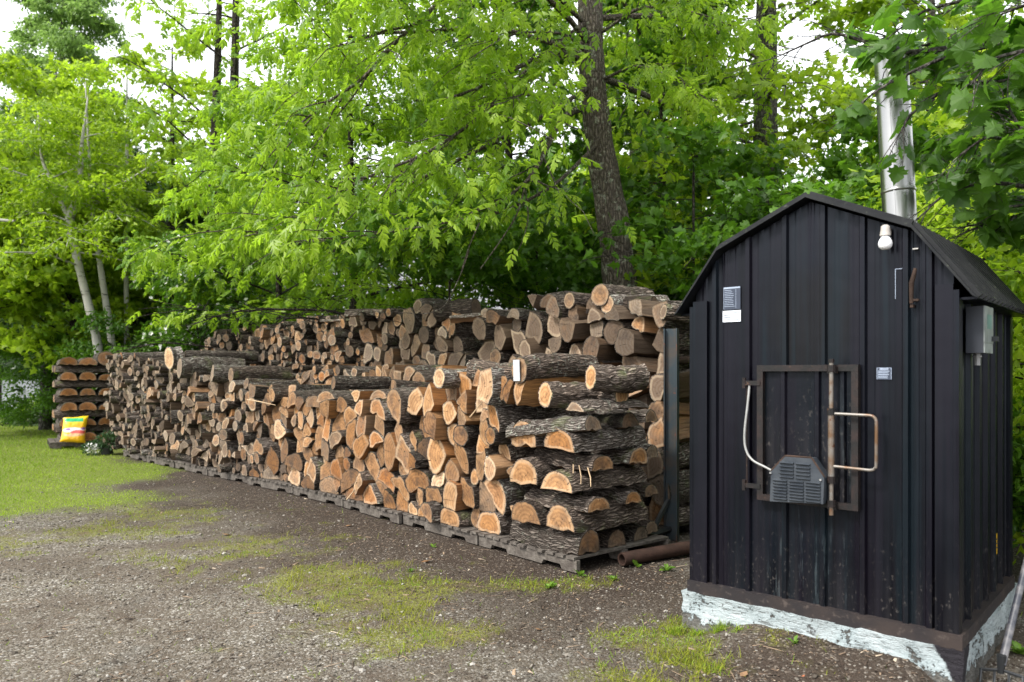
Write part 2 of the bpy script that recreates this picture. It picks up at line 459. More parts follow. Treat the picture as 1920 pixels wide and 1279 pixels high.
CG = .006
def grow(done, s0, s1, z0, top):
    """let neighbours settle against each other: push each outline outwards until it meets the next piece"""
    W_, H_ = int((s1 - s0) / CG) + 4, int(2.7 / CG)
    lab = np.full((W_, H_), -1, np.int32)
    def fill(k):
        P, B, s, z = done[k][:4]; X = (P[:, 0] + s - s0) / CG; Y = (P[:, 1] + z) / CG
        a, b, c, d = int(X.min()), int(X.max()) + 2, int(Y.min()), int(Y.max()) + 2
        a, c = max(a, 0), max(c, 0); b, d = min(b, W_), min(d, H_)
        if b <= a or d <= c: return
        gx, gy = np.meshgrid(np.arange(a, b) + .5, np.arange(c, d) + .5, indexing='ij'); ins = np.zeros(gx.shape, bool)
        for (x1, y1), (x2, y2) in zip(np.stack([X, Y], 1), np.stack([np.roll(X, -1), np.roll(Y, -1)], 1)):
            if y1 == y2: continue
            cr = ((y1 > gy) != (y2 > gy)) & (gx < (x2 - x1) * (gy - y1) / (y2 - y1) + x1); ins ^= cr
        sub = lab[a:b, c:d]; sub[ins & (sub < 0)] = k
    for k in range(len(done)): fill(k)
    for pas in range(3):
        order = list(range(len(done))); random.shuffle(order)
        for k in order:
            P, B, s, z, kind, r = done[k]
            if kind == 'side': continue
            c = P.mean(0); d = P - c; L = np.linalg.norm(d, axis=1); d = d / (L[:, None] + 1e-9); cap = (.004 if kind == 'round' else min(.011, .08 * r))
            g = np.zeros(len(P))
            for st in range(1, 5):
                q = P + d * (cap * st / 4 + .004)
                ix = np.clip(((q[:, 0] + s - s0) / CG).astype(int), 0, W_ - 1); iz = np.clip(((q[:, 1] + z) / CG).astype(int), 0, H_ - 1)
                l = lab[ix, iz]; ok = ((l < 0) | (l == k)) & (q[:, 1] + z > z0) & (g >= cap * (st - 1) / 4 - 1e-6) & (q[:, 1] + z < top(s) + .12)
                g = np.where(ok, cap * st / 4, g)
            g = np.minimum(g, (np.roll(g, 1) + g + np.roll(g, -1)) / 3 + .003)
            if kind == 'round': g[:] = np.median(g)
            done[k][0] = P + d * g[:, None]; fill(k)

PALT = .115       # top of the pallets
def woodcol(fresh, hue=None, val=None):
    return np.array([np.clip(random.gauss(1 - fresh, .16), 0, 1), random.random() if hue is None else hue, np.clip(random.gauss(.5, .24), 0, 1) if val is None else val])

def emit_row(stack, n0, length, fresh, vis, jn=.055, yaw=4.5):
    def emit(P, B, s, z, kind, r):
        Pw, T, N_ = frame(s)
        if kind == 'side':
            L = P[:, 0].max() - P[:, 0].min(); x0 = P[:, 0].min(); rr = (P[:, 1].max() - P[:, 1].min()) / 2
            Q, Bq = gen_profile('round', rr, .6); A = rotz(T, R(random.gauss(0, 5))); X = np.cross(A, UP); X /= np.linalg.norm(X)
            add_log(Q, Bq, Pw + T * x0 + N_ * (n0 + rr + random.uniform(-.03, .04)) + UP * z, X, UP, A, L * .96, woodcol(fresh(s, z)), stack, 'round', rr, s, z, vis(s, z) * 2)
            return
        a = R(random.gauss(0, yaw * (1 + 1.3 * (s > 6.5)))); A = rotz(N_, a); A = A + UP * random.gauss(0, .035); A /= np.linalg.norm(A)
        X = rotz(T, a); Zx = np.cross(A, X); Zx = Zx if Zx[2] > 0 else -Zx
        L = length * random.uniform(.9, 1.06)
        j = random.gauss(0, jn)
        if r > .1: j *= .8
        if s > 6.5: j *= 1.4
        O = Pw + N_ * (n0 + j) + UP * z
        add_log(P, B, O, X, Zx, A, L, woodcol(fresh(s, z)), stack, kind, r, s, z, vis(s, z), birch=(stack == 'front' and s > 7.2 and random.random() < .14))
    return emit

def ip(xs, ys): return lambda s: float(np.interp(s, xs, ys))
wob = lambda s, a, sd: a * (float(vnoise(s * 1.3, 0.5, sd)) - .5) * 2
# ---- heights of the rows along the line
front_top = lambda s: ip([.9, 1.5, 1.9, 3.0, 4.6, 5.4, 6.6, 7.6, 8.6, 9.6, 11, 12.0], [1.44, 1.46, 1.3, 1.2, 1.16, 1.3, 1.36, 1.4, 1.5, 1.66, 1.74, 1.72])(s) + wob(s, .05, 3)
mid_top = lambda s: ip([.9, 3, 5.6, 6.4, 13], [1.44, 1.5, 1.5, 1.4, 1.3])(s) + wob(s, .05, 8)
back_top = lambda s: ip([.2, .7, 1.6, 3, 5, 8, 9.3, 10, 12.2], [2.02, 2.12, 2.2, 2.22, 2.28, 2.3, 2.28, 2.1, 2.0])(s) + wob(s, .10, 5) + .10 * (float(vnoise(s * 4.3, 2.5, 15)) - .5)

def choose(opts):
    u = random.random() * sum(o[0] for o in opts)
    for w, k, a, b, rr in opts:
        u -= w
        if u <= 0: break
    r = random.uniform(a, b)
    rot = random.uniform(0, 6.28) if rr is None else random.gauss(0, rr)
    if rr is not None and k == 'wedge' and random.random() < .35: rot += math.pi * random.choice((.5, -.5, 1))
    return k, r, rot
def front_s(s, z):
    t = np.clip((s - 4.4) / 2.2, 0, 1)
    if random.random() > t:
        if random.random() < .3 * t: return choose([(1, 'round', .05, .09, None)])
        return choose([(4.6, 'half', .125, .195, .45), (3.4, 'wedge', .17, .27, .9), (1.0, 'chunk', .22, .28, None), (.8, 'slab', .17, .22, .3), (.7, 'round', .065, .11, None)])
    if s < 8.5: return choose([(4, 'round', .045, .095, None), (2.2, 'half', .09, .14, .5), (1.8, 'wedge', .12, .18, None), (1, 'slab', .12, .16, .4), (.25, 'side', .04, .07, 0)])
    return choose([(5, 'round', .03, .075, None), (1.6, 'half', .07, .11, .6), (1.8, 'wedge', .08, .14, None), (.7, 'side', .025, .06, 0), (.5, 'chunk', .1, .15, None)])
def back_s(s, z):
    t = np.clip((s - 4.2) / 1.8, 0, 1)
    if random.random() > t:
        return choose([(3, 'half', .12, .18, .8), (3, 'wedge', .16, .25, None), (1.6, 'chunk', .2, .27, None), (1.7, 'round', .08, .13, None), (.7, 'slab', .16, .21, .5)])
    return choose([(6, 'round', .042, .085, None), (1, 'half', .08, .12, .6), (1.1, 'wedge', .1, .16, None), (.5, 'side', .03, .06, 0)])

fresh_f = lambda s, z: float(np.interp(s, [.8, 2.5, 4.5, 6, 7.5, 9, 12], [.80, .78, .70, .42, .3, .14, .1])) - .12 * (z < .3)
fresh_b = lambda s, z: float(np.interp(s, [0, 3, 4.5, 6, 9, 12], [.3, .2, .3, .5, .32, .2]))
pack(.88, 11.75, PALT, front_top, front_s, emit_row('front', 0, .75, fresh_f, lambda s, z: 1.))
pack(1.0, 6.6, .9, mid_top, back_s, emit_row('middle', .80, .52, lambda s, z: .45, lambda s, z: float(z > front_top(s) + .06), .03))
pack(.22, 11.0, PALT, back_top, back_s, emit_row('back', 1.42, .8, fresh_b, lambda s, z: float(z > 1.5 - .0 * s)))

# ---- the crossed corner of the front stack by the shed, built piece by piece
def half_prof(r, h=1.0, rot=0, kind='half'):
    P, B = gen_profile(kind, r); P = rot2(P, rot); P = P * np.array([1, h]); return P, B
def corner(direction, s, n, z, r, L, kind='half', rot=0., fresh=.9, h=1.1, yaw=0., pitch=0., label=None, hue=None, val=None, name='firewood_log'):
    """direction 'in': runs into the stack, end seen on its long face; 'along': runs along it, end seen on the short side"""
    P, B = half_prof(r, h, rot, kind); zoff = -P[:, 1].min()
    Pw, T, N_ = frame(.6)
    O = PL[0].tolist() + [0]; O = np.array(O) + T * s + N_ * n + UP * (z + zoff)
    A = N_ if direction == 'in' else T
    A = rotz(A, R(yaw)) + UP * math.tan(R(pitch)); A /= np.linalg.norm(A)
    X = np.cross(A, UP); X /= np.linalg.norm(X); Zx = np.cross(X, A)
    return add_log(P, B, O, X, Zx, A, L, woodcol(fresh, hue, val), 'corner', kind, r, s, z, 1., label=label, name=name, rings=12, rough=.006, bend=.02, taper=random.uniform(-.1, .05), det=1)

lh = .158
C = corner
z = PALT
C('along', .0, .12, z, .125, .80, h=1.55, fresh=.25, label='big grey-barked half log lying along the pallet edge under the crossed corner', val=.3)
C('along', .03, .47, z, .105, .62, fresh=.2, h=1.1, label='half log on the pallet behind the big grey-barked corner log', val=.2)
C('along', .05, .80, z, .10, .55, fresh=.2, h=1.0, label='small half log at the rear pallet corner beside the fallen pipe', val=.2)
z = PALT + .175
C('in', .17, -.03, z, .175, .86, fresh=.95, hue=.05, label='thick pale half log on the second course of the crossed corner', val=.62)
C('in', .55, -.04, z, .165, .8, fresh=.85, hue=.05, label='half log second from the shed end on the second course of the crossed corner')
z += lh
C('along', -.06, .16, z, .115, .70, fresh=.85, hue=.15, h=.9, val=.6, label='lichen-spotted half log lying along the third course of the crossed corner')
C('along', -.02, .62, z, .11, .5, fresh=.8, hue=.25, h=1.0, label='short orange half log at the rear of the third course near the rack post')
z += lh * .93
C('in', .17, -.06, z, .185, .86, fresh=1., hue=.05, h=1.05, val=.75, label='broad half log with a bright tan end on the fourth course of the crossed corner')
C('in', .55, -.07, z, .165, .8, fresh=1., hue=.08, val=.75, label='tan half log beside the broad bright one on the fourth course')
z += lh * 1.04
C('along', -.08, .18, z, .125, .70, fresh=.7, hue=.1, h=.88, yaw=-4, pitch=2.5, label='splintered half log lying along the fifth course of the crossed corner')
C('along', -.04, .66, z, .12, .5, fresh=.95, hue=.25, h=1.0, label='short orange half log behind the splintered one on the fifth course')
z += lh * .92
C('in', .15, -.06, z, .165, .86, fresh=1., hue=.3, h=1.0, pitch=1, val=.7, label='orange-centred half log on the sixth course of the crossed corner')
C('in', .54, -.07, z, .155, .8, fresh=.8, hue=.1, h=1.1, label='dull tan half log beside the orange-centred one on the sixth course')
z += lh
C('along', -.06, .10, z, .13, .80, fresh=.5, h=1.0, yaw=6, pitch=-7, val=.45, label='deeply furrowed half log tilting down the seventh course of the crossed corner')
C('along', -.02, .58, z, .12, .5, fresh=.6, h=1.05, yaw=4, pitch=-4, label='furrowed half log behind the tilted one on the seventh course')
z += lh * 1.05
C('in', .30, -.06, z, .095, .78, 'round', rot=.4, fresh=.8, hue=.05, h=1.1, yaw=-6, label='lichen-grey round log in the eighth course above the tilted furrowed log', val=.9)
C('in', .53, -.08, z + .01, .13, .8, 'half', rot=1.1, fresh=.9, hue=.0, yaw=-4, label='upright tan half log pressed against the lichen-grey round log', val=.6)
C('in', .05, .02, z - .02, .12, .7, 'slab', fresh=.5, h=1.1, yaw=-5, label='weathered slab log at the shed end of the eighth course')
C('along', .0, .5, z, .1, .55, fresh=.75, hue=.05, kind='round', label='round log at the back of the eighth course near the rack post')
z += lh * 1.05
tagged = C('in', .56, -.10, z + .02, .11, .75, 'round', fresh=.35, yaw=-8, pitch=2, val=.5, label='bark-covered round log with a white tag on its end on top of the corner')
C('along', .78, .12, z + .0, .095, .6, 'round', fresh=.4, yaw=4, pitch=4, label='mossy round log resting across the top of the front stack beside the tagged log')
C('in', .08, .22, z - .03, .095, .5, 'round', fresh=.6, yaw=-14, hue=.1, label='short round log pointing at the rack post on the top course')
C('in', .86, -.04, z - .13, .11, .7, 'half', rot=-1.2, fresh=.95, hue=.15, label='hollow curved half log standing on edge below the white-tagged log')
C('in', .72, -.06, z - .15, .10, .7, 'half', rot=1.2, fresh=.9, hue=.2, label='half log on edge next to the hollow curved one below the tag')
# inner fill of the corner
for k in range(8):
    zz = PALT + .02 + k * lh
    if k % 2 == 0: C('along', .1, 1.0, zz, .1, .6, fresh=.2, label=None, name='firewood_log')
    else: C('in', .78, .02, zz + .02, .1, .6, 'wedge', rot=random.uniform(-.5, .5), fresh=.8)

# ---- long dark logs lying out over the top of the front stack
def top_log(s, n, z, r, L, kind='round', fresh=.4, yaw=0, pitch=0, label=None, hue=None, birch=False, val=.3, h=1.0, direction='in', name='firewood_log'):
    P, B = half_prof(r, h, random.uniform(0, 6) if kind == 'round' else 0, kind); zo = -P[:, 1].min()
    Pw, T, N_ = frame(s); A = N_ if direction == 'in' else T
    A = rotz(A, R(yaw)) + UP * math.tan(R(pitch)); A /= np.linalg.norm(A)
    X = np.cross(A, UP); X /= np.linalg.norm(X); Zx = np.cross(X, A)
    return add_log(P, B, Pw + N_ * n + UP * (z + zo), X, Zx, A, L, woodcol(fresh, hue, val), 'top', kind, r, s, z, 1., label=label, birch=birch, rings=10, rough=.006, bend=.03, name=name)
top_log(2.75, .1, 1.28, .085, 1.05, fresh=.4, yaw=-16, label='long dark log lying out over the dip in the front stack, upper of two')
top_log(2.5, .02, 1.13, .085, 1.0, fresh=.9, hue=.2, yaw=-16, label='long dark log with an orange end below the upper one in the dip')
top_log(1.66, -.1, 1.36, .10, .7, fresh=.95, hue=.95, yaw=6, val=.8, label='round log with a wide pale disc end on top of the front stack')
top_log(4.1, .12, 1.3, .09, .9, fresh=.3, yaw=-12, label='dark round log with ringed end on the tall middle of the front stack')
top_log(6.5, -.06, 1.36, .12, .85, fresh=.3, yaw=-8, val=.45, label='thick dark log with a hollow-looking end in the row of long top logs')
top_log(6.95, -.12, 1.38, .13, .9, fresh=.25, yaw=-10, val=.5, label='rotten-ended thick log beside the hollow-looking one on the front stack')
top_log(8.0, -.16, 1.42, .15, .95, fresh=.3, yaw=-12, val=.45, label='thick dark log with a hollow end jutting out over the front stack')
top_log(8.35, -.18, 1.56, .17, .16, fresh=.95, hue=.95, yaw=-4, val=.9, label='wide pale disc-like round standing on edge on the front stack')
top_log(8.3, .05, 1.70, .09, 1.1, fresh=.3, yaw=-16, val=.4, label='dark log lying behind the pale disc-like round')
top_log(9.2, .1, 1.66, .08, 1.6, fresh=.3, yaw=-30, val=.45, label='long grey crooked log lying across the low far part of the front stack')
top_log(9.9, .15, 1.74, .07, 1.5, fresh=.3, yaw=-34, val=.5, label='thin grey crooked log behind the long one on the far part')
top_log(11.1, .0, 1.76, .14, .7, 'half', fresh=1, hue=.8, yaw=-6, val=.4, label='orange-ended half log, one of two side by side atop the far end')
top_log(10.55, .05, 1.75, .12, .7, 'half', fresh=1, hue=.8, yaw=-6, val=.4, label='smaller orange-ended half log beside its twin atop the far end')
top_log(10.5, 1.5, 2.12, .09, 1.0, fresh=.3, yaw=-38, birch=True, label='white birch log lying on top of the tall back stack at its far end, upper one')
top_log(10.3, 1.35, 1.98, .085, .95, fresh=.4, yaw=-36, birch=True, label='white birch log under the upper birch log on the tall back stack')
top_log(2.05, 1.42, 2.22, .15, .75, 'wedge', fresh=.3, hue=.3, val=.3, h=1.1, label='big dark wedge log perched highest on the tall back stack')
top_log(1.05, 1.4, 2.16, .115, .7, fresh=.35, hue=.1, val=.6, label='pale round log on top of the tall back stack beside the big tree trunk')
top_log(.36, 1.5, 2.06, .09, 1.05, fresh=.2, yaw=-34, val=.7, kind='slab', label='grey weathered slab log lying on the shed end of the tall back stack')
top_log(.5, 1.75, 2.16, .07, 1.1, fresh=.2, yaw=-30, val=.75, kind='slab', label='upper grey weathered slab with peeling bark at the shed end of the back stack')
top_log(.25, 1.36, 1.98, .075, .8, fresh=.3, yaw=-24, val=.75, label='pale grey log with rough bark near the top of the rack post')

# loose logs lying about on the top of the tall stack
s = .62; k = 0
while s < 10.4:
    k += 1; al = random.random() < .42
    kd = random.choice(('round', 'round', 'half', 'wedge', 'slab')); r = random.uniform(.055, .10) if s > 4.5 else random.uniform(.075, .135)
    g = top_log(s, 1.42 + (random.uniform(.05, .3) if al else random.uniform(-.05, .06)), back_top(s) - random.uniform(.0, .05), r, random.uniform(.5, .8), kd, fresh=fresh_b(s, 2), yaw=random.gauss(0, 16), pitch=random.gauss(0, 3), val=random.random(), direction='along' if al else 'in')
    g['stack'] = 'loose'; g['nth'] = k; s += random.uniform(.28, .75)
# ---- the separate crossed stack on the lawn
CRA = R(34); CR = np.array([-9.08, 14.95, 0.]); CX = np.array([math.cos(CRA), math.sin(CRA), 0.]); CY = np.array([-math.sin(CRA), math.cos(CRA), 0.])
zz = .13
ords = ['bottom', 'second', 'third', 'fourth', 'fifth', 'sixth', 'seventh', 'eighth', 'ninth', 'tenth', 'top']
for lay in range(11):
    hh = .147
    nm = ords[lay]
    if lay % 2 == 0:      # ends face the lawn
        for q in range(3):
            top = lay == 10
            kind = 'round' if top and q == 2 else 'half'
            r = random.uniform(.15, .172) if not top else .165
            P, B = half_prof(r, .9 if kind == 'half' else .9, 0, kind); zo = -P[:, 1].min()
            O = CR + CX * (.17 + q * .335) + UP * (zz + zo) - CY * random.uniform(.05, .12)
            who = ['outer lawn-side', 'middle', 'inner'][q]
            add_log(P, B, O, CX, UP, CY, 1.1, woodcol(1. if not top else .6, .75, .5), 'crib', kind, r, q, zz, 1., label=f'{who} orange-ended half log in the {nm} layer of the separate crossed stack' if not top else f'{who} log in the top layer of the separate crossed stack on the lawn', rings=7)
    else:
        for q in range(3):
            r = .185
            P, B = half_prof(r, .76); zo = -P[:, 1].min()
            O = CR + CX * random.uniform(-.09, .0) + CY * (.2 + q * .36) + UP * (zz + zo)
            X = np.cross(CX, UP)
            add_log(P, B, O, -X, UP, CX, 1.08, woodcol(.35, .2, .62), 'crib', 'half', r, q, zz, 1. if q == 0 else .35,
                    label=f'{["front", "middle", "back"][q]} sideways half log in the {nm} layer of the separate crossed stack', rings=7)
    zz += hh if lay % 2 else hh + .012

# ---- choose the largest in the picture, make them objects; the rest is one heap
def px(O): return 960 + FPX * O[0] / O[1], 700 - FPX * (O[2] - CAMZ) / O[1]
for g in LOGS:
    O = g['O'] + g['A'] * .0; x, y = px(O); a = (g['P'][:, 0].max() - g['P'][:, 0].min()) * (g['P'][:, 1].max() - g['P'][:, 1].min())
    v = g['vis']
    if g['stack'] == 'back' and g['s'] < .55: v *= .6
    ext = 1.6 if g['stack'] in ('corner', 'top', 'loose') else 1.
    g['px'] = a * FPX ** 2 / O[1] ** 2 * .65 * v * ext
    if x > 1300: g['px'] = 0
    if g['stack'] == 'corner' and g['label'] is None: g['px'] *= .5
LOGS.sort(key=lambda g: -g['px'])
NIND = 298
IND, REST = LOGS[:NIND], LOGS[NIND:]
# courses and places for the labels
nth = ['', 'first', 'second', 'third', 'fourth', 'fifth', 'sixth', 'seventh', 'eighth', 'ninth', 'tenth', 'eleventh', 'twelfth', 'thirteenth', 'fourteenth', 'fifteenth', 'sixteenth', 'seventeenth', 'eighteenth', 'nineteenth']
tens = {20: 'twent', 30: 'thirt', 40: 'fort', 50: 'fift', 60: 'sixt', 70: 'sevent', 80: 'eight', 90: 'ninet'}
def ordn(k):
    if k < 20: return nth[k]
    t, u = k // 10 * 10, k % 10
    return tens.get(t, 'hundred') + ('ieth' if u == 0 else 'y-' + nth[u])
for st, nmst in (('front', 'front stack'), ('middle', 'middle row'), ('back', 'tall back stack')):
    G = [g for g in LOGS if g['stack'] == st and g['vis'] > 0]
    zb = PALT if st == 'front' else (1.2 if st == 'middle' else 1.5)
    for g in G: g['course'] = max(1, int((g['z'] + (g['P'][:, 1].max() + g['P'][:, 1].min()) / 2 - zb) / .17) + 1)
    for cset in set(g['course'] for g in G):
        for i, g in enumerate(sorted([g for g in G if g['course'] == cset], key=lambda g: g['s'])): g['nth'] = i + 1
def describe(g):
    if g['label']: return g['label']
    w = g['w']
    col = ('grey' if w[1] < .55 else 'pale grey') if w[0] > .6 else ('brownish' if w[0] > .42 else ('orange' if .2 < w[1] < .5 or w[1] > .7 and w[1] < .9 else 'tan'))
    kd = {'round': 'round', 'half': 'half-round', 'wedge': 'wedge-split', 'chunk': 'block-split', 'slab': 'flat slab'}[g['kind']]
    where = {'front': 'front stack', 'middle': 'set-back middle row', 'back': 'tall back stack', 'corner': 'crossed corner', 'top': 'front stack', 'loose': 'tall back stack', 'crib': 'crossed stack'}[g['stack']]
    if g['stack'] == 'loose': return f'{col} {kd} log lying loose on the tall back stack, {ordn(g["nth"])} from the shed'
    if 'nth' not in g: return f'{col} {kd} log wedged inside the {where} at course {ordn(1 + int(g["z"] / lh))}'
    return f'{col} {kd} log, {ordn(g["course"])} course, {ordn(g["nth"])} from the shed end of the {where}'
def mats_of(g): return [M['birchlog'] if g['birch'] else M['bark'], M['split']]
def merge(geos):
    V, F, mi, UV, b = [], [], [], [], 0
    for (v, f, m, u) in geos:
        V.append(v); F += [[i + b for i in q] for q in f]; mi += list(m); UV += u; b += len(v)
    return np.vstack(V), F, mi, UV
grp = {'front': 'firewood of the front stack', 'middle': 'firewood of the front stack', 'back': 'firewood of the tall back stack', 'corner': 'firewood of the crossed corner', 'top': 'long logs laid on top of the stacks', 'loose': 'loose logs on top of the tall back stack', 'crib': 'firewood of the separate crossed stack'}
TAGGED = None
def wcap(g):
    n = len(g['P']); w = np.tile(np.append(g['w'], 0.), (2 * n + 1, 1)); w[n, 3] = 1; return w
for g in IND:
    kw = {k: v for k, v in g['kw'].items() if k in ('rings', 'rough', 'bend', 'taper')}
    if g['kw'].get('det'): pass
    kw.setdefault('rings', 6)
    body, cap, back = log_geo(g['P'], g['B'], g['X'], g['Z'], g['A'], g['L'], g['w'], **kw)
    back = (back[0], back[1], [2 if m == 0 else 0 for m in back[2]], back[3])
    o = build_uv(g['name'], merge([body, back]), mats_of(g) + [M['end']], g['w'], None, g['O'])
    tag(o, describe(g), 'firewood', grp[g['stack']])
    build_uv('cut_end', cap, [M['end'], mats_of(g)[0]], wcap(g), o)
    if g is tagged: TAGGED = (o, g)
geos, W4 = [], []
for g in REST:
    big = g['r'] > .1
    body, cap, back = log_geo(g['P'], g['B'], g['X'], g['Z'], g['A'], g['L'], g['w'], rings=3 if not big else 4)
    cap = (cap[0], cap[1], [2 if m == 0 else 0 for m in cap[2]], cap[3])
    for q in (body, cap):
        geos.append((q[0] + g['O'], q[1], q[2], q[3])); W4.append(wcap(g) if q is cap else np.tile(np.append(g['w'], .5), (len(q[0]), 1)))
tag(build_uv('firewood', merge(geos), [M['bark'], M['split'], M['end']], np.vstack(W4)), 'smaller round and split firewood filling the long stacks', 'firewood', kind='stuff')
print('LOGS', len(LOGS), 'small', len(REST))
# white paper tag stapled on the end of the top corner log
o, g = TAGGED
b = MB(); b.box((-.06, -.085, -.016), (.03, .085, -.012), X=[g['X'], g['Z'], g['A']])
tg = b.build('paper_tag', simple('white_paper', (.42, .44, .46), .6, var=.05), o)
# ------------------------------------------------------------------ pallets
M['pallet'] = None
t = NT('weathered_board'); p = t.obj()
g = t.noise(t.scalev(p, 1, 1, 1), 14, 5); st = t.noise(t.scalev(p, 30, 30, 90), 1.0, 4)
c = t.mix(t.mapr(g, .3, .7), (.06, .05, .043), (.16, .142, .122)); c = t.mix(t.mapr(st, .45, .7, 0, .6), c, (.03, .025, .02))
t.bsdf(c, .85, 0, .2, t.bump(st, .4, .006)); M['pallet'] = t.m

def make_pallet(L=1.2, W=1.12, notch=True):
    root = empty('wood_pallet')
    for k, y in enumerate((.0, W / 2 - .02, W - .04)):
        q = [(-L / 2, 0), (-L / 2 + .16, 0), (-L / 2 + .18, .035), (-L / 2 + .37, .035), (-L / 2 + .39, 0), (L / 2 - .39, 0), (L / 2 - .37, .035), (L / 2 - .18, .035), (L / 2 - .16, 0), (L / 2, 0), (L / 2, .09), (-L / 2, .09)]
        b = MB(); b.prism(q[::-1], (0, y, 0), (1, 0, 0), (0, 0, 1), (0, .038, 0)); b.build('stringer', M['pallet'], root)
    b = MB(); x = -L / 2
    while x < L / 2 - .05:
        w = random.choice((.085, .09, .1)); w = min(w, L / 2 - x)
        b.box((x + .004, -.02 + random.uniform(-.012, .012), .0925), (x + w, W + random.uniform(-.01, .01), .1125 + random.uniform(-.002, .002))); x += w + random.uniform(.008, .03)
    b.build('deck', M['pallet'], root)
    return root
def dup(root):
    r = root.copy(); COL.objects.link(r)
    for ch in list(root.children):
        c = ch.copy(); COL.objects.link(c); c.parent = r
    return r
pal = [make_pallet(), make_pallet(), make_pallet()]
s = .58; i = 0; used = set()
def pal_labels(row, k): return [f'grey weathered pallet under the {row}, {ordn(k + 1)} from the shed end']
def lay_row(n, s, s1, row, grp):
    global i
    k = 0
    while s < s1:
        src = pal[i % 3]; o = src if i < 3 else dup(src); i += 1
        P_, T_, N_ = frame(s); o.location = P_ + N_ * (n + random.uniform(-.02, .02)) + UP * .0; d = rotz(-T_, R(random.gauss(0, 1.0)))
        o.rotation_euler = (0, R(random.gauss(0, .25)), math.atan2(d[1], d[0]))
        tag(o, pal_labels(row, k)[0], 'pallet', grp); s += 1.225; k += 1
lay_row(-.02, .585, 11.4, 'front stack', 'pallets under the front stack')
lay_row(1.36, .84, 11.5, 'tall back stack', 'pallets under the back stack')
src = dup(pal[0]); src.location = CR + CX * .52 - CY * .08; src.rotation_euler = (0, 0, CRA); src.scale = (1.12, 1.05, 1.12)
tag(src, 'grey pallet under the separate crossed stack on the lawn', 'pallet')
M['metal_dark'] = simple('painted_steel_grey', (.022, .024, .026), .5, .3, .5, .4, 5, .1)
M['rust'] = simple('rusty_steel', (.04, .024, .017), .8, .2, .3, .5, 14, .3)
M['rustpipe'] = simple('rusty_pipe', (.038, .02, .014), .8, .1, .3, .45, 10, .3)

# ------------------------------------------------------------------ rack post beside the tall stack
o = empty('rack_post', (1.43, 6.70, 0))
b = MB()
for (x0, x1, y0, y1) in ((-.055, .055, -.055, -.047), (-.055, .055, .047, .055), (-.004, .004, -.047, .047)): b.box((x0, y0, 0), (x1, y1, 1.9))
a = R(-24); X = [[math.cos(a), math.sin(a), 0], [-math.sin(a), math.cos(a), 0], [0, 0, 1]]
pm = MB(); 
pm.box((-.06, -.05, 0), (-.05, .05, 1.9), X=X); pm.box((.05, -.05, 0), (.06, .05, 1.9), X=X); pm.box((-.05, -.005, 0), (.05, .005, 1.9), X=X)
t = NT('steel_beam'); p = t.obj()
c = t.mix(t.mapr(t.noise(p, 5, 5), .45, .62), (.028, .042, .05), (.06, .05, .042)); c = t.mix(t.mapr(t.noise(p, 9, 5, .7), .6, .68), c, (.15, .05, .025))
t.bsdf(c, .55, .4, .5, t.bump(t.noise(p, 80, 3), .2, .004)); M['beam'] = t.m
pm.build('upright', M['beam'], o)
b = MB(); b.tube([(.05, .04, 1.62), (.75, .72, 1.62)], .035, 10); b.build('side_rail', M['rust'], o)
b = MB(); b.tube([(-.03, .0, .36), (-.22, -.2, .1)], .025, 6); b.tube([(-.02, -.0, .1), (-.3, -.28, .1)], .03, 6); b.build('foot_brace', M['metal_dark'], o)
tag(o, 'grey steel upright post with rusty side rail holding the tall stack beside the shed', 'rack post')

b = MB()
P0 = gpt(1166, 1062); P0[2] = .055; P1 = np.array([1.78, 6.35, .07]); d = (P1 - P0) / np.linalg.norm(P1 - P0)
k = 18; prof = []
A = np.cross(d, UP); A /= np.linalg.norm(A); Bv = np.cross(A, d)
for rr, q in ((.037, .25), (.037, 0), (.05, 0), (.052, .01), (.052, 1.)):
    prof.append(P0 + (P1 - P0) * q)
V = []; 
for (rr, q) in ((.037, .3), (.037, 0), (.05, -.002), (.053, .006), (.053, 1.)):
    cc = P0 + (P1 - P0) * q
    V += [cc + rr * (math.cos(j * 2 * math.pi / k) * A + math.sin(j * 2 * math.pi / k) * Bv) for j in range(k)]
F = [(i_ * k + j, (i_ + 1) * k + j, (i_ + 1) * k + (j + 1) % k, i_ * k + (j + 1) % k) for i_ in range(4) for j in range(k)]
b.add(V, F); o = b.build('steel_pipe', M['rustpipe'], None, 40)
tag(o, 'rusty open steel pipe lying on the gravel between pallet and shed', 'pipe')

# ------------------------------------------------------------------ the boiler shed
SA = np.array([1.114, 4.52, 0.]); SB = np.array([2.13, 3.60, 0.])
W = np.linalg.norm(SB - SA); U = (SB - SA) / W; Vd = np.array([-U[1], U[0], 0.]); D = 1.40
def S(u, v, z): return np.array([u, v, z], float)
shed = empty('furnace_shed', SA, math.atan2(U[1], U[0]))
tag(shed, 'black ribbed metal wood-furnace shed with gambrel roof, fire door and steel chimney', 'furnace shed')
t = NT('black_sheet_metal'); p = t.obj()
n1 = t.noise(t.scalev(p, 3, 3, .5), 1.6, 5); n2 = t.noise(t.scalev(p, 22, 22, .6), 1.0, 4)
c = t.mix(t.mapr(n1, .35, .65), (.0014, .0012, .0024), (.0028, .0046, .0075))
xyz = t.n('ShaderNodeSeparateXYZ'); t.l(p, xyz.inputs[0])
ru = t.math('MULTIPLY', t.mapr(n1, .44, .6), t.mapr(n2, .35, .6))
c = t.mix(t.math('MULTIPLY', ru, .5), c, (.006, .0042, .0062))
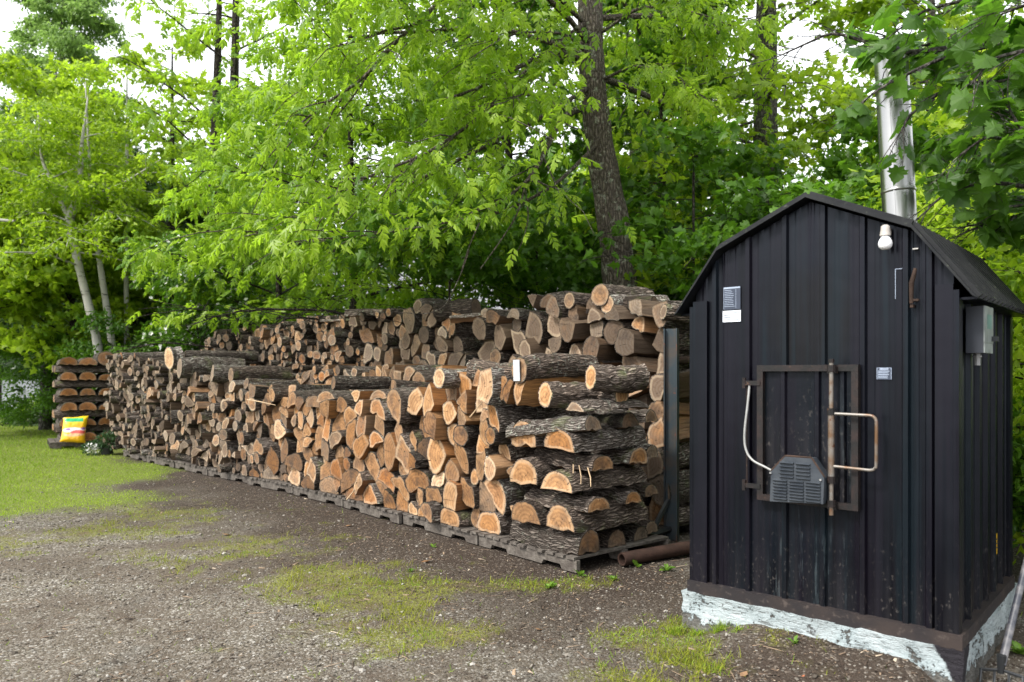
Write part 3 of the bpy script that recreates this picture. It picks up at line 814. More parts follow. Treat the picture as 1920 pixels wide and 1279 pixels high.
# smoke soot above the fire door, chalky runs under it, dusty splash along the foot
ex = t.math('SUBTRACT', xyz.outputs[0], .70); ez = t.math('SUBTRACT', xyz.outputs[2], 1.78)
e = t.math('ADD', t.math('POWER', t.math('ABSOLUTE', t.math('DIVIDE', ex, .24)), 2.), t.math('POWER', t.math('ABSOLUTE', t.math('DIVIDE', ez, .32)), 2.))
soot = t.mapr(t.math('ADD', e, t.math('MULTIPLY', n1, .6)), .7, 1.5, 1, 0)
c = t.mix(t.math('MULTIPLY', soot, .75), c, (.004, .003, .0025))
run = t.math('MULTIPLY', t.mapr(t.noise(t.scalev(p, 26, 26, 2.2), 1., 5, .7), .56, .74), t.math('MULTIPLY', t.mapr(xyz.outputs[2], .82, .62), t.mapr(t.math('ABSOLUTE', t.math('SUBTRACT', xyz.outputs[0], .68)), .28, .12)))
c = t.mix(t.math('MULTIPLY', run, .85), c, (.085, .11, .12))
spl = t.math('MULTIPLY', t.mapr(t.noise(t.scalev(p, 1, 1, .6), 46, 4, .7), .58, .67), t.mapr(xyz.outputs[2], .75, .25))
c = t.mix(t.math('MULTIPLY', spl, .38), c, (.15, .135, .12))
dust = t.math('MULTIPLY', t.mapr(xyz.outputs[2], .55, .26), t.mapr(n2, .3, .7))
c = t.mix(t.math('MULTIPLY', dust, .22), c, (.05, .043, .042))
pur = t.noise(t.scalev(p, 9, 9, .35), 1., 3)
c = t.mix(t.mapr(pur, .5, .6, 0, .7), c, (.0042, .0028, .0060)); c = t.mix(t.mapr(pur, .44, .36, 0, .6), c, (.004, .0085, .0115))
scr = t.math('MULTIPLY', t.mapr(t.vor(t.scalev(p, 3, 3, 40), 1.), 0, .012, 1, 0), .3)
c = t.mix(scr, c, (.2, .2, .2))
rgh = t.mapr(n2, .3, .7, .25, .5)
t.bsdf(c, rgh, 0, .23, t.bump(t.math('ADD', t.noise(p, 3.2, 2), t.math('MULTIPLY', n2, .12)), .25, .02)).inputs['Specular Tint'].default_value = (.82, .88, 1., 1); M['sheet'] = t.m
M['rustframe'] = None
t = NT('rusting_door_frame'); p = t.obj()
c = t.mix(t.mapr(t.noise(p, 13, 5, .65), .42, .66), (.005, .0045, .0045), (.020, .0105, .009)); c = t.mix(t.mapr(t.noise(p, 30, 4, .7), .64, .74), c, (.11, .055, .03))
t.bsdf(c, .6, .1, .4, t.bump(t.noise(p, 90, 4), .3, .004)); M['rustframe'] = t.m
t = NT('worn_galvanised'); p = t.obj()
c = t.mix(t.mapr(t.noise(p, 9, 4), .45, .62), (.21, .195, .175), (.15, .085, .045)); c = t.mix(t.mapr(t.noise(p, 26, 4), .6, .7), c, (.12, .04, .015))
t.bsdf(c, .45, .55, .5, None); M['galv'] = t.m
def roof_z(u):
    return float(np.interp(u, [-.09, .17, W / 2, W - .17, W + .09], [1.865, 2.215, 2.445, 2.215, 1.865]))
def ribbed(name, length, top, ribs, beads, mapf, z0, h=.02):
    """sheet with ribs; mapf(a, out, z) -> local point"""
    st = [(0, 0), (length, 0)]
    for r in ribs: st += [(r - .021, 0), (r - .012, h), (r + .012, h), (r + .021, 0)]
    for r in beads: st += [(r - .018, 0), (r - .007, .0024), (r + .007, .0024), (r + .018, 0)]
    st = sorted(q for q in st if 0 <= q[0] <= length)
    V, F = [], []
    for a, o_ in st:
        zt = top(a); V += [mapf(a, o_, z0), mapf(a, o_, z0 + (zt - z0) * .5), mapf(a, o_, zt)]
    for k in range(len(st) - 1):
        for q in (0, 1): F.append((3 * k + q, 3 * k + 3 + q, 3 * k + 4 + q, 3 * k + 1 + q))
    b = MB(); b.add(V, F); return b.build(name, M['sheet'], shed)
zt = .248
gable = lambda u: roof_z(u) - .012
ribs = [.128, .335, .548, .757, .958, 1.162]
beads = [r + d for r in [.128, .335, .548, .757, .958] for d in (.07, .14)] + [.06, 1.215, 1.31]
# the gable needs its break points as columns too
ribs_f = ribs + [1.268]
o = ribbed('front_panel', W, gable, ribs_f, beads + [.185, W - .17, W / 2 + .02], lambda a, o_, z: (a, -o_, z), zt)
ribbed('side_panel', D, lambda a: 1.90, [.06 + .218 * i for i in range(7)], [.06 + .218 * i + d for i in range(6) for d in (.073, .145)], lambda a, o_, z: (W + o_, a, z), zt, .022)
ribbed('side_panel', D, lambda a: 1.90, [.06 + .218 * i for i in range(7)], [], lambda a, o_, z: (-o_, a, z), zt, .022)
ribbed('back_panel', W, gable, ribs, [.185, W - .17, W / 2 + .02], lambda a, o_, z: (a, D + o_, z), zt)
b = MB()
for bs in ([((-.006, -.027, zt), (.085, -.003, 1.93)), ((-.028, -.027, zt), (-.007, .05, 1.9))], [((W - .075, -.027, zt), (W + .0025, -.003, 1.93)), ((W + .003, -.027, zt), (W + .028, .05, 1.9))], [((W + .003, D - .05, zt), (W + .03, D + .026, 1.9))]):
    b = MB(); [b.box(*q) for q in bs]; b.build('corner_trim', M['sheet'], shed)
b = MB(); z0 = .182
b.box((-.035, -.045, z0), (W + .045, .0, zt + .004)); b.box((W + .0, .0005, z0), (W + .0449, D, zt + .0035)); b.box((-.0349, .0005, z0), (0, D, zt + .0035))
t = NT('base_channel'); p = t.obj()
c = t.mix(t.mapr(t.noise(p, 6, 5), .4, .65), (.018, .015, .016), (.034, .025, .022)); c = t.mix(t.mapr(t.noise(p, 24, 4), .58, .7, 0, .5), c, (.10, .08, .07)); 
t.bsdf(c, .75, 0, .3, t.bump(t.noise(p, 40, 4), .25, .006)); M['base'] = t.m
b.build('base_trim', M['base'], shed)
# roof: two gambrel pitches each side, thick edge, standing ribs
rf = MB(); v0, v1 = -.075, D + .13
us = [-.09, .17, W / 2, W - .17, W + .09]; th = .03
prof = [(u, roof_z(u)) for u in us]
outer = [(u, z + th) for u, z in prof]; outer[0] = (-.11, 1.862); outer[-1] = (W + .11, 1.862)
outer = [(u, z - .009) for u, z in outer]; poly = outer + prof[::-1]
rf.prism(poly[::-1], (0, v0, 0), (1, 0, 0), (0, 0, 1), (0, v1 - v0, 0))
t = NT('roof_metal'); p = t.obj()
c = t.mix(t.mapr(t.noise(p, 7, 5), .4, .65), (.005, .006, .008), (.013, .014, .015)); c = t.mix(t.mapr(t.noise(p, 30, 5, .7), .6, .7, 0, .6), c, (.09, .10, .07))
t.bsdf(c, .5, .0, .22, t.bump(t.noise(p, 40, 3), .15, .005)); M['roof'] = t.m
roof = rf.build('roof', M['roof'], shed)
rb = MB()
for i in range(4):
    (ua, za), (ub, zb) = outer[i], outer[i + 1]
    n_ = np.array([-(zb - za), ub - ua]); n_ /= np.linalg.norm(n_)
    for k in range(15):
        v = v0 + .04 + k * (v1 - v0 - .1) / 14
        ins = .012
        ta, tb = (ua + (ub - ua) * ins, za + (zb - za) * ins), (ub - (ub - ua) * ins, zb - (zb - za) * ins)
        h_ = .02
        q = [(ta[0], ta[1]), (tb[0], tb[1]), (tb[0] + n_[0] * h_, tb[1] + n_[1] * h_), (ta[0] + n_[0] * h_, ta[1] + n_[1] * h_)]
        rb.prism(q, (0, v, 0), (1, 0, 0), (0, 0, 1), (0, .022, 0))
rb.build('roof_rib', M['roof'], roof)
# soffit returns under the eaves
b = MB()
b.box((W + .003, .0, 1.852), (W + .10, D + .1, 1.864)); b.box((-.10, .0, 1.852), (-.003, D + .1, 1.864)); b.build('soffit', M['sheet'], shed)
# chimney
t = NT('stainless_steel'); p = t.obj()
n1 = t.noise(t.scalev(p, 40, 40, 1.2), 1., 3)
t.bsdf(t.mix(t.mapr(n1, .3, .7), (.33, .33, .33), (.37, .365, .355)), t.mapr(t.noise(p, 9, 3), .3, .7, .26, .32), 1.0, .5, None); M['steel'] = t.m
cu, cv, rc = .865, 1.07, .098
lean = np.array([-.05, .0, 1.0])
def chz(z): return np.array([cu, cv, 0]) + lean * (z - 2.2) + np.array([0, 0, 2.2])
b = MB(); b.tube([chz(z) for z in (2.2, 2.5, 2.9, 3.3, 3.6)], rc, 28); ch = b.build('chimney', M['steel'], shed, 40)
for z in (2.655, 3.3):
    b = MB(); b.tube([chz(z - .012), chz(z - .006), chz(z + .006), chz(z + .012)], [rc + .0005, rc + .005, rc + .005, rc + .0005], 28, cap=False)
    b.build('joint_band', M['steel'], ch, 60)
b = MB(); b.box((-.004, -rc - .003, 2.24), (.004, -rc + .004, 3.55), X=[[1, 0, 0], [0, 1, 0], [lean[0], 0, 1]], O=(cu - lean[0] * 2.2, cv, 0)); b.build('seam', M['steel'], ch)
b = MB(); b.tube([chz(3.5), chz(3.505), chz(3.62), chz(3.625)], [rc + .001, rc + .008, rc + .008, rc - .02], 24); b.build('chimney_cap', M['metal_dark'], ch, 40)
# fire door
door = empty('fire_door', (.41, -.032, .79)); door.parent = shed
dw, dh = .541, .755
b = MB(); f_ = .034
b.box((0, -.03, dh - f_), (dw, .02, dh)); b.box((0, -.03, 0), (dw, .02, f_)); b.box((0, -.0295, f_), (f_, .02, dh - f_)); b.box((dw - f_, -.0295, f_), (dw - .0, .02, dh - f_))
b.build('door_frame', M['rustframe'], door)
st = [(f_, 0)]
for r in (.14, .325, .455): st += [(r - .02, 0), (r - .011, .018), (r + .011, .018), (r + .02, 0)]
st.append((dw - f_, 0)); V, F = [], []
for a_, o_ in st: V += [(a_, -o_ + .005, f_), (a_, -o_ + .005, dh - f_)]
b = MB(); b.add(V, [(2 * k, 2 * k + 2, 2 * k + 3, 2 * k + 1) for k in range(len(st) - 1)]); b.build('door_panel', M['sheet'], door)
for z in (.655, .075):
    b = MB(); b.box((-.085, -.035, z - .013), (.02, -.022, z + .013)); b.tube([(-.075, -.03, z - .03), (-.075, -.03, z + .03)], .012, 8); b.build('hinge', M['rustframe'], door)
b = MB(); b.tube([(-.062, -.02, .66), (-.062, -.02, .06)], .006, 6); b.build('hinge_pin', M['rustframe'], door)
rod = empty('latch_rod', (.418, -.06, 0)); rod.parent = door
b = MB(); b.tube([(0, 0, -.03), (0, 0, .765)], .0115, 10); b.tube([(0, 0, .16), (0, 0, .52)], .0165, 10); b.build('rod', M['galv'], rod, 40)
b = MB()
for z in (.735, .51, .155, .03): b.tube([(0, 0, z - .018), (0, 0, z + .018)], .021, 10)
b.box((-.022, .0, .71), (.022, .035, .745)); b.box((-.022, .0, .0), (.022, .035, .035)); b.tube([(0, 0, .765), (0, 0, .785)], .015, 8); b.build('rod_bracket', M['rustframe'], rod)
pts = [(0, -.03, .50), (.19, -.03, .497)] + [(.19 + .03 * math.sin(a), -.03, .467 + .03 * math.cos(a)) for a in (.5, 1.0, 1.57)] + [(.22, -.03, .26)] + [(.19 + .03 * math.cos(a), -.03, .25 - .03 * math.sin(a)) for a in (.5, 1.0, 1.57)] + [(0, -.03, .226)]
b = MB(); b.tube([(x_ + .418, y_ - .03, z_) for x_, y_, z_ in pts], .0085, 10); b.build('handle', M['galv'], door, 50)
# blower cover with louvres
t = NT('blower_paint'); p = t.obj(); c = t.mix(t.mapr(t.noise(p, 12, 4), .4, .7), (.025, .032, .042), (.05, .058, .068)); t.bsdf(c, .5, .1, .5); M['blower'] = t.m
bl = [(.108, .012), (.392, .03), (.398, .165), (.33, .262), (.192, .262), (.114, .175)]
b = MB(); b.prism(bl, (0, -.105, 0), (1, 0, 0), (0, 0, 1), (0, .085, 0)); blo = b.build('blower_cover', M['blower'], door)
lv = MB()
def louv(x0, x1, zs):
    for z in zs:
        lv.prism([(0, 0), (-.012, -.004), (-.012, -.007), (0, -.013)], (x0, -.105, z), (0, 1, 0), (0, 0, 1), (x1 - x0, 0, 0))
louv(.165, .238, [.235 - .019 * i for i in range(5)]); louv(.252, .326, [.235 - .019 * i for i in range(5)])
for q in range(3): louv(.128 + .088 * q, .203 + .088 * q, [.138 - .0165 * i + .002 * q for i in range(7)])
lv.build('louvre', M['blower'], blo)
b = MB()
rim = bl[3:5] + [bl[5]]
for (a_, c_) in ((bl[2], bl[3]), (bl[3], bl[4]), (bl[4], bl[5])): b.tube([(a_[0], -.1, a_[1] + .004), (c_[0], -.1, c_[1] + .004)], .006, 6)
b.build('rusty_rim', M['rust'], blo)
b = MB()
for (x, z) in ((.113, .168), (.38, .155)): b.lathe([(.0, -.004), (.007, -.004), (.007, .004), (.0, .004)], (x, -.108, z), 8)
b.build('screw', simple('zinc_screw', (.6, .6, .6), .35, .8), blo)
b = MB(); cp = [(-.045, -.025, .64), (-.05, -.04, .52), (-.062, -.05, .40), (-.062, -.055, .31), (-.04, -.06, .25), (.0, -.065, .215), (.06, -.07, .195), (.12, -.075, .17)]
cc = []
for i_ in range(len(cp) - 1):
    for q in np.linspace(0, 1, 5)[:-1]: cc.append(np.array(cp[i_]) * (1 - q) + np.array(cp[i_ + 1]) * q)
cc = np.array(cc + [cp[-1]]); cc[1:-1] = (cc[:-2] + cc[1:-1] + cc[2:]) / 3; cc[1:-1] = (cc[:-2] + cc[1:-1] + cc[2:]) / 3
b.tube(cc, .0068, 10); b.build('flexible_conduit', simple('grey_conduit', (.28, .28, .27), .5, .3), door, 50)
# stickers
M['ink'] = simple('label_dark', (.025, .035, .06), .5, 0, .5, .1); M['white'] = simple('label_white', (.62, .66, .72), .5, var=.08); M['dimwhite'] = simple('label_faded', (.28, .33, .42), .5, var=.2)
def text(s_, size, loc, mat, parent, name, rz=0.):
    cu_ = bpy.data.curves.new(name, 'FONT'); cu_.body = s_; cu_.size = size; cu_.align_x = 'CENTER'; cu_.align_y = 'CENTER'
    tmp = bpy.data.objects.new(name, cu_); COL.objects.link(tmp); dg = bpy.context.evaluated_depsgraph_get()
    me = bpy.data.meshes.new_from_object(tmp.evaluated_get(dg)); bpy.data.objects.remove(tmp)
    me.materials.clear(); me.materials.append(mat)
    o_ = bpy.data.objects.new(name, me); o_.location = loc; o_.rotation_euler = (R(90), 0, rz); return link(o_, parent)
def plate(name, u0, u1, z0_, z1_, mat, y=-.0215, parent=None, label=None):
    b_ = MB(); b_.box((u0, y - .002, z0_), (u1, y, z1_)); return b_.build(name, mat, parent or shed)
pl = plate('rating_plate', .182, .288, 1.872, 2.005, M['ink'], -.007)
b = MB(); y = -.0094
b.box((.184, y - .0005, 1.994), (.286, y, 2.003))
for i_ in range(10): b.box((.19, y - .0005, 1.984 - i_ * .0105), (.19 + random.uniform(.04, .066), y, 1.9865 - i_ * .0105))
b.box((.2595, y - .0006, 1.88), (.2615, y - .0001, 1.992)); b.box((.184, y - .0006, 1.876), (.1855, y - .0001, 1.992))
b.build('printing', M['dimwhite'], pl)
pl = plate('data_sticker', .178, .290, 1.80, 1.866, M['white'], -.007)
b = MB()
for i_ in range(4): b.box((.186, y - .0005, 1.852 - i_ * .0135), (.186 + random.uniform(.035, .05), y, 1.8555 - i_ * .0135)); b.box((.245, y - .0005, 1.852 - i_ * .0135), (.284, y, 1.8545 - i_ * .0135))
b.build('printing', M['ink'], pl)
pl = plate('warning_sticker', 1.024, 1.097, 1.468, 1.53, M['ink'], -.006)
b = MB(); y = -.0084
for (x0, x1, z0_, z1_) in ((1.026, 1.028, 1.47, 1.528), (1.093, 1.095, 1.47, 1.528), (1.028, 1.093, 1.5265, 1.528)): b.box((x0, y - .0004, z0_), (x1, y, z1_))
b.box((1.04, y - .0005, 1.5165), (1.081, y, 1.5262))
for i_ in range(5): b.box((1.032, y - .0005, 1.509 - i_ * .0085), (1.088 - random.uniform(0, .012), y, 1.5125 - i_ * .0085))
wp = b.build('printing', M['dimwhite'], pl)
text('WARNING', .0082, (1.0605, -.0092, 1.5213), M['ink'], pl, 'lettering')
b = MB(); y = -.006
b.box((1.112, y - .001, 2.024), (1.147, y, 2.027)); b.box((1.112, y - .001, 1.875), (1.1145, y, 2.024)); b.box((1.1445, y - .001, 1.91), (1.147, y, 2.024))
b.build('sticker_outline', M['dimwhite'], shed)
pl = plate('caution_sticker', W + .001, W + .002, .43, .545, M['ink'], 0)
bpy.data.objects.remove(pl)
b = MB(); b.box((W + .0045, 1.018, .44), (W + .0065, 1.066, .56)); ys = b.build('caution_sticker', simple('yellow_label', (.62, .36, .01), .5, var=.15), shed)
b = MB()
for z in (.475, .5, .525): b.box((W + .0066, 1.026, z), (W + .0072, 1.058, z + .008))
b.build('printing', M['ink'], ys)
# bulb and socket
lb = empty('bulb_lamp', (1.085, -.075, 2.19)); lb.parent = shed
t = NT('milk_glass'); t.bsdf((.82, .82, .84), .25, 0, .5); M['bulb'] = t.m
b = MB(); b.lathe([(.0, -.072), (.018, -.07), (.030, -.058), (.0335, -.042), (.030, -.026), (.021, -.011), (.016, .0), (.0, .0)], (0, 0, 0), 20); b.build('glass_bulb', M['bulb'], lb, 60)
b = MB(); b.lathe([(0, -.003), (.026, -.002), (.025, .008), (.022, .025), (.02, .045), (.012, .052), (0, .053)], (0, 0, 0), 18); b.box((-.014, .0, .012), (.014, .055, .04)); b.build('socket', simple('socket_grey', (.36, .33, .30), .6), lb, 50)
# rusty hook, bolts
b = MB(); b.tube([(1.215, -.05, 2.015), (1.208, -.055, 1.975), (1.198, -.05, 1.945), (1.196, -.045, 1.88), (1.196, -.045, 1.845)], [.008, .011, .012, .01, .009], 8); b.box((1.19, -.05, 1.855), (1.228, -.02, 1.866)); b.box((1.19, -.045, 1.825), (1.204, -.01, 1.84)); b.build('poker_hook', M['rust'], shed, 50)
b = MB(); b.box((1.198, -.03, 2.112), (1.222, -.003, 2.118)); b.build('bolt', simple('bolt_metal', (.5, .48, .45), .4, .7), shed)
# switch box on the side wall
bx = empty('switch_box', (W + .022, .15, 1.60)); bx.parent = shed
b = MB(); b.box((0, 0, 0), (.075, .2, .23)); b.build('housing', simple('box_navy', (.018, .022, .032), .5), bx)
b = MB(); b.box((.0752, -.004, .05), (.082, .204, .23)); b.box((.0752, .0, .0), (.081, .2, .049)); b.build('cover', simple('box_cover', (.17, .19, .185), .5, var=.3, scale=14), bx)
b = MB(); b.box((.0822, .05, .12), (.0835, .15, .19)); b.build('printing', simple('faded_green_label', (.10, .2, .17), .6), bx)
b = MB(); b.box((.082, .16, .06), (.11, .18, .085)); b.build('switch_lever', M['metal_dark'], bx)
b = MB(); b.tube([(.03, .1, 0), (.03, .1, -.03), (.03, .1, -.06)], .014, 8); b.tube([(.03, .1, -.012), (.03, .1, -.02)], .021, 8); b.build('cable_gland', simple('gland_grey', (.3, .3, .3), .5, .3), bx)

# concrete slab with flaking white paint
def slab_geo(lo, hi, nx, ny, nz):
    b_ = MB()
    def face(o_, du, dv, nu, nv):
        V = [np.array(o_) + np.array(du) * i_ / nu + np.array(dv) * j_ / nv for j_ in range(nv + 1) for i_ in range(nu + 1)]
        F = [(j_ * (nu + 1) + i_, j_ * (nu + 1) + i_ + 1, (j_ + 1) * (nu + 1) + i_ + 1, (j_ + 1) * (nu + 1) + i_) for j_ in range(nv) for i_ in range(nu)]
        b_.add(V, F)
    x0, y0, z0_ = lo; x1, y1, z1_ = hi
    face((x0, y0, z0_), (x1 - x0, 0, 0), (0, 0, z1_ - z0_), nx, nz); face((x1, y0, z0_), (0, y1 - y0, 0), (0, 0, z1_ - z0_), ny, nz)
    face((x0, y0, z1_), (x1 - x0, 0, 0), (0, y1 - y0, 0), nx, ny); face((x0, y1, z0_), (0, y0 - y1, 0), (0, 0, z1_ - z0_), ny, nz); face((x1, y1, z0_), (x0 - x1, 0, 0), (0, 0, z1_ - z0_), nx, nz)
    for V in b_.v:
        for q in V:
            n_ = mnoise.noise_vector(Vector(q) * 7) * .014 + mnoise.noise_vector(Vector(q) * 28) * .007
            low = max(0, (.12 - q[2]) / .12)
            q += np.array(n_) * np.array([1, 1, .6])
            q[1] -= low * .03 * (1 + .5 * mnoise.noise(Vector((q[0] * 5, 0, 0)))) if q[1] < .2 else 0
    return b_
t = NT('flaking_white_paint'); p = t.obj()
xyz = t.n('ShaderNodeSeparateXYZ'); t.l(p, xyz.inputs[0])
n1 = t.noise(p, 6, 6, .7); n2 = t.noise(t.scalev(p, 1, 1, 1.6), 34, 5, .7); cr = t.vor(t.scalev(p, 16, 16, 34), 1., 'DISTANCE_TO_EDGE')
conc = t.mix(t.mapr(n2, .35, .65), (.05, .047, .042), (.15, .145, .13))
pf = t.math('ADD', t.math('MULTIPLY', n1, .9), t.math('MULTIPLY', n2, .55))
pf = t.math('SUBTRACT', pf, t.mapr(xyz.outputs[2], .08, .0, 0, .28))
mask = t.mapr(pf, .60, .635)
wht = t.mix(t.mapr(n2, .3, .42), (.2, .21, .2), t.mix(t.mapr(n1, .4, .7), (.27, .32, .33), (.42, .465, .475)))
c = t.mix(mask, conc, wht)
c = t.mix(t.math('MULTIPLY', t.mapr(t.noise(p, 17, 5, .7), .6, .66), .9), c, (.045, .042, .04))
hc = t.noise(t.scalev(p, 7, 7, 42), 1., 4, .7)
c = t.mix(t.math('MULTIPLY', t.mapr(hc, .60, .66), .8), c, (.07, .07, .065))
du = t.n('ShaderNodeVectorMath', operation='DOT_PRODUCT'); t.l(p, du.inputs[0]); du.inputs[1].default_value = tuple(U)
dv = t.n('ShaderNodeVectorMath', operation='DOT_PRODUCT'); t.l(p, dv.inputs[0]); dv.inputs[1].default_value = tuple(Vd)
chip_ = t.math('SUBTRACT', t.math('MULTIPLY', xyz.outputs[2], .62), t.math('ADD', t.math('ABSOLUTE', t.math('SUBTRACT', du.outputs['Value'], W + .03)), t.math('MAXIMUM', dv.outputs['Value'], 0.)))
c = t.mix(t.mapr(t.math('ADD', chip_, t.math('MULTIPLY', t.math('SUBTRACT', n1, .5), .12)), .0, .012), c, (.014, .012, .016))
t.bsdf(c, .75, 0, .3, t.bump(t.math('ADD', t.math('ADD', mask, n2), t.math('MULTIPLY', hc, -1.)), 1., .016)); M['slab'] = t.m
b = slab_geo((-.06, -.05, -.06), (W + .05, D + .1, .186), 70, 60, 12)
V = np.vstack(b.v)
co = SA + V[:, :1] * U + V[:, 1:2] * Vd + V[:, 2:] * UP
b.v = [co]
o = b.build('concrete_base', M['slab'], None, 45, origin=SA)
tag(o, 'low concrete base with flaking white paint under the black shed', 'concrete base')
# texture coordinates follow the base: object space is world aligned, origin at its corner

# garden fork leaning by the shed side
fk = empty('garden_fork', (2.40, 3.66, .0))
tag(fk, 'long-handled fork leaning beside the side wall of the black shed', 'garden tool')
d = np.array([.40, .32, .66]); 
b = MB(); b.tube([(0, 0, .07), d * .5 + (0, 0, .07), d * 2.0 + (0, 0, .07)], [.019, .0165, .016], 12); t = NT('worn_handle'); p = t.obj(); t.bsdf(t.mix(t.mapr(t.noise(p, 9, 4), .4, .65), (.03, .033, .045), (.20, .19, .19)), .45, 0, .5); b.build('handle', t.m, fk, 50)
b = MB(); b.tube([(.0, 0, .12), (-.005, 0, .03)], [.021, .014], 8)
b.tube([(-.07, .05, .03), (0, 0, .045), (.07, -.05, .03)], .009, 6)
for q in (-.07, -.024, .024, .07): b.tube([(q, -q * .7, .035), (q * 1.05 - .02, -q * .7 - .03, -.02), (q * 1.1 - .05, -q * .7 - .06, -.05)], [.007, .006, .002], 6)
b.build('tines', M['metal_dark'], fk)
# ------------------------------------------------------------------ ground
BX = lambda y: np.interp(y, [3, 6, 7.5, 8.1, 9.3, 10.5, 12.35, 14, 16, 30], [-9.4, -6.8, -5.15, -4.75, -4.95, -5.25, -5.9, -6.9, -6.0, -4])
def lawn_mask(x, y):
    d = BX(y) - x
    return sstep(-.55, .75, d + (fbm(x * .9, y * .9, 21) - .5) * 2.2 + (fbm(x * 4, y * 4, 22) - .5) * .5)
blobs = [(300, 960, 1.1, .5), (180, 1000, .9, .5), (450, 1030, .8, .6), (600, 1080, .65, .85), (720, 1115, .55, 1.), (760, 1190, .5, .9), (640, 1170, .45, .75), (850, 1230, .4, .5),
         (1000, 1100, .4, .55), (1090, 1085, .33, .65), (1240, 1205, .4, 1.), (1310, 1175, .28, 1.), (1190, 1268, .35, .75), (1420, 1215, .2, .5), (540, 1000, .5, .25), (60, 1010, .8, .5), (1330, 1240, .3, .6)]
BL = [(gpt(a, b)[:2], r, w) for a, b, r, w in blobs]
def moss_mask(x, y):
    m = np.zeros_like(x)
    for c, r, w in BL: m = np.maximum(m, w * np.exp(-(((x - c[0]) / r) ** 2 + ((y - c[1]) / (r * .8)) ** 2)))
    n = fbm(x * 3.2, y * 3.2, 31) ; n2 = fbm(x * 13, y * 13, 33)
    return sstep(.24, .72, m * .9 + (n - .5) * .95 + (n2 - .5) * .7 + .03)
def row_dist(x, y):
    best = np.full_like(x, 9.)
    for i in range(3):
        a, b = PL[i], PL[i + 1]; L = SEG[i]; d = (b - a) / L
        t = np.clip((x - a[0]) * d[0] + (y - a[1]) * d[1], 0, L)
        best = np.minimum(best, np.hypot(x - a[0] - d[0] * t, y - a[1] - d[1] * t))
    return best
def damp_mask(x, y):
    n = fbm(x * 1.4, y * 1.4, 41)
    d = sstep(2.1, .5, row_dist(x, y) + (n - .5) * 1.6)
    e = sstep(.62, .1, np.hypot((x - 1.65) / 1.3, (y - 3.75) / .6) + (n - .5) * .6 - .25)
    beyond = sstep(6.5, 8.5, y - x * .2 + np.where(x > -1, 0, -50))
    return np.maximum(np.maximum(d, e * .9), beyond)
def ground_z(x, y):
    z = (fbm(x * .7, y * .7, 51) - .5) * .05 + (fbm(x * 4, y * 4, 52) - .5) * .022
    z = z * sstep(.25, .9, row_dist(x, y)) - .012
    sx, sy = (x - SA[0]) * U[0] + (y - SA[1]) * U[1], (x - SA[0]) * Vd[0] + (y - SA[1]) * Vd[1]
    near = sstep(.8, .0, np.hypot(np.maximum(0, np.maximum(-sx, sx - W)), np.maximum(0, np.maximum(-sy, sy - D))))
    fr = sstep(.05, .45, sx) * sstep(1.42, 1.15, sx) * np.where(sy < 0, sstep(-.55, -.02, sy), 0.)
    return z - near * .02 + fr * (.115 + .04 * (fbm(x * 5, y * 5, 58) - .5))
def axis(a, b, fine, lo, hi):
    v = [a]
    while v[-1] < b:
        x = v[-1]; d = max(0, lo - x, x - hi); v.append(x + fine * (1 + d * 1.2))
    return np.array(v)
xs = axis(-300, 300, .045, -7.5, 3.2); ys = axis(-60, 400, .045, 3.0, 11.5)
# (spacing grows outwards, so walk outwards from the detailed zone instead of inwards)
def out(lo, hi, fine, a, b):
    mid = list(np.arange(lo, hi, fine)); g = fine
    x = lo; L = []
    while x > a: g *= 1.22; x -= g; L.append(x)
    x = mid[-1]; g = fine; Rr = []
    while x < b: g *= 1.22; x += g; Rr.append(x)
    return np.array(L[::-1] + mid + Rr)
xs = out(-7.6, 3.2, .045, -260, 260); ys = out(3.0, 11.5, .045, -40, 420)
GX, GY = np.meshgrid(xs, ys); gx, gy = GX.ravel(), GY.ravel()
gz = ground_z(gx, gy)
nx, ny = len(xs), len(ys)
idx = np.arange(nx * ny).reshape(ny, nx)
Q = np.stack([idx[:-1, :-1].ravel(), idx[:-1, 1:].ravel(), idx[1:, 1:].ravel(), idx[1:, :-1].ravel()], 1)
mk = np.stack([lawn_mask(gx, gy), moss_mask(gx, gy), damp_mask(gx, gy), sstep(.9, -1.4, gx + (fbm(gx * 1.1, gy * 1.1, 61) - .5) * 2.4) * sstep(8.2, 6.0, gy)], 1)
t = NT('gravel_soil_and_turf'); p = t.pos(); k = t.sep(t.attr('cover', 'Color'))
sA = t.vor(p, 78, out='Color'); sD = t.vor(p, 78)
sep = t.sep(sA)
fine = t.noise(p, 150, 4, .7); mid = t.noise(p, 5, 5, .6); big = t.noise(p, 1.1, 4)
stone = t.ramp(sep[0], [(0, (.065, .056, .044)), (.5, (.15, .134, .11)), (.8, (.22, .2, .17)), (.94, (.31, .295, .265)), (1, (.40, .385, .355))])
soil = t.mix(t.mapr(fine, .35, .7), (.046, .036, .025), (.145, .122, .09))
grav = t.mix(t.mapr(t.math('ADD', sep[1], t.math('MULTIPLY', mid, .8)), .55, 1.05), soil, stone)
blue = t.math('MULTIPLY', t.mapr(t.noise(p, 2.1, 3), .62, .72), t.mapr(fine, .4, .6))
grav = t.mix(t.math('MULTIPLY', blue, .35), grav, (.25, .29, .29))
grav = t.mix(t.mapr(t.math('ADD', big, t.math('MULTIPLY', mid, .35)), .56, .78, 0, .8), grav, t.mix(t.mapr(fine, .3, .7), (.034, .025, .018), (.12, .094, .07)))
dmp = t.mix(t.mapr(fine, .35, .75), (.02, .014, .010), (.068, .049, .037)); dmp = t.mix(t.math('MULTIPLY', t.mapr(sep[2], .86, .95), .55), dmp, (.26, .22, .18))
grav = t.mix(1., grav, t.mix(t.attr('cover', 'Alpha'), (.92, .92, .92), (1.12, 1.12, 1.12)), 'MULTIPLY')
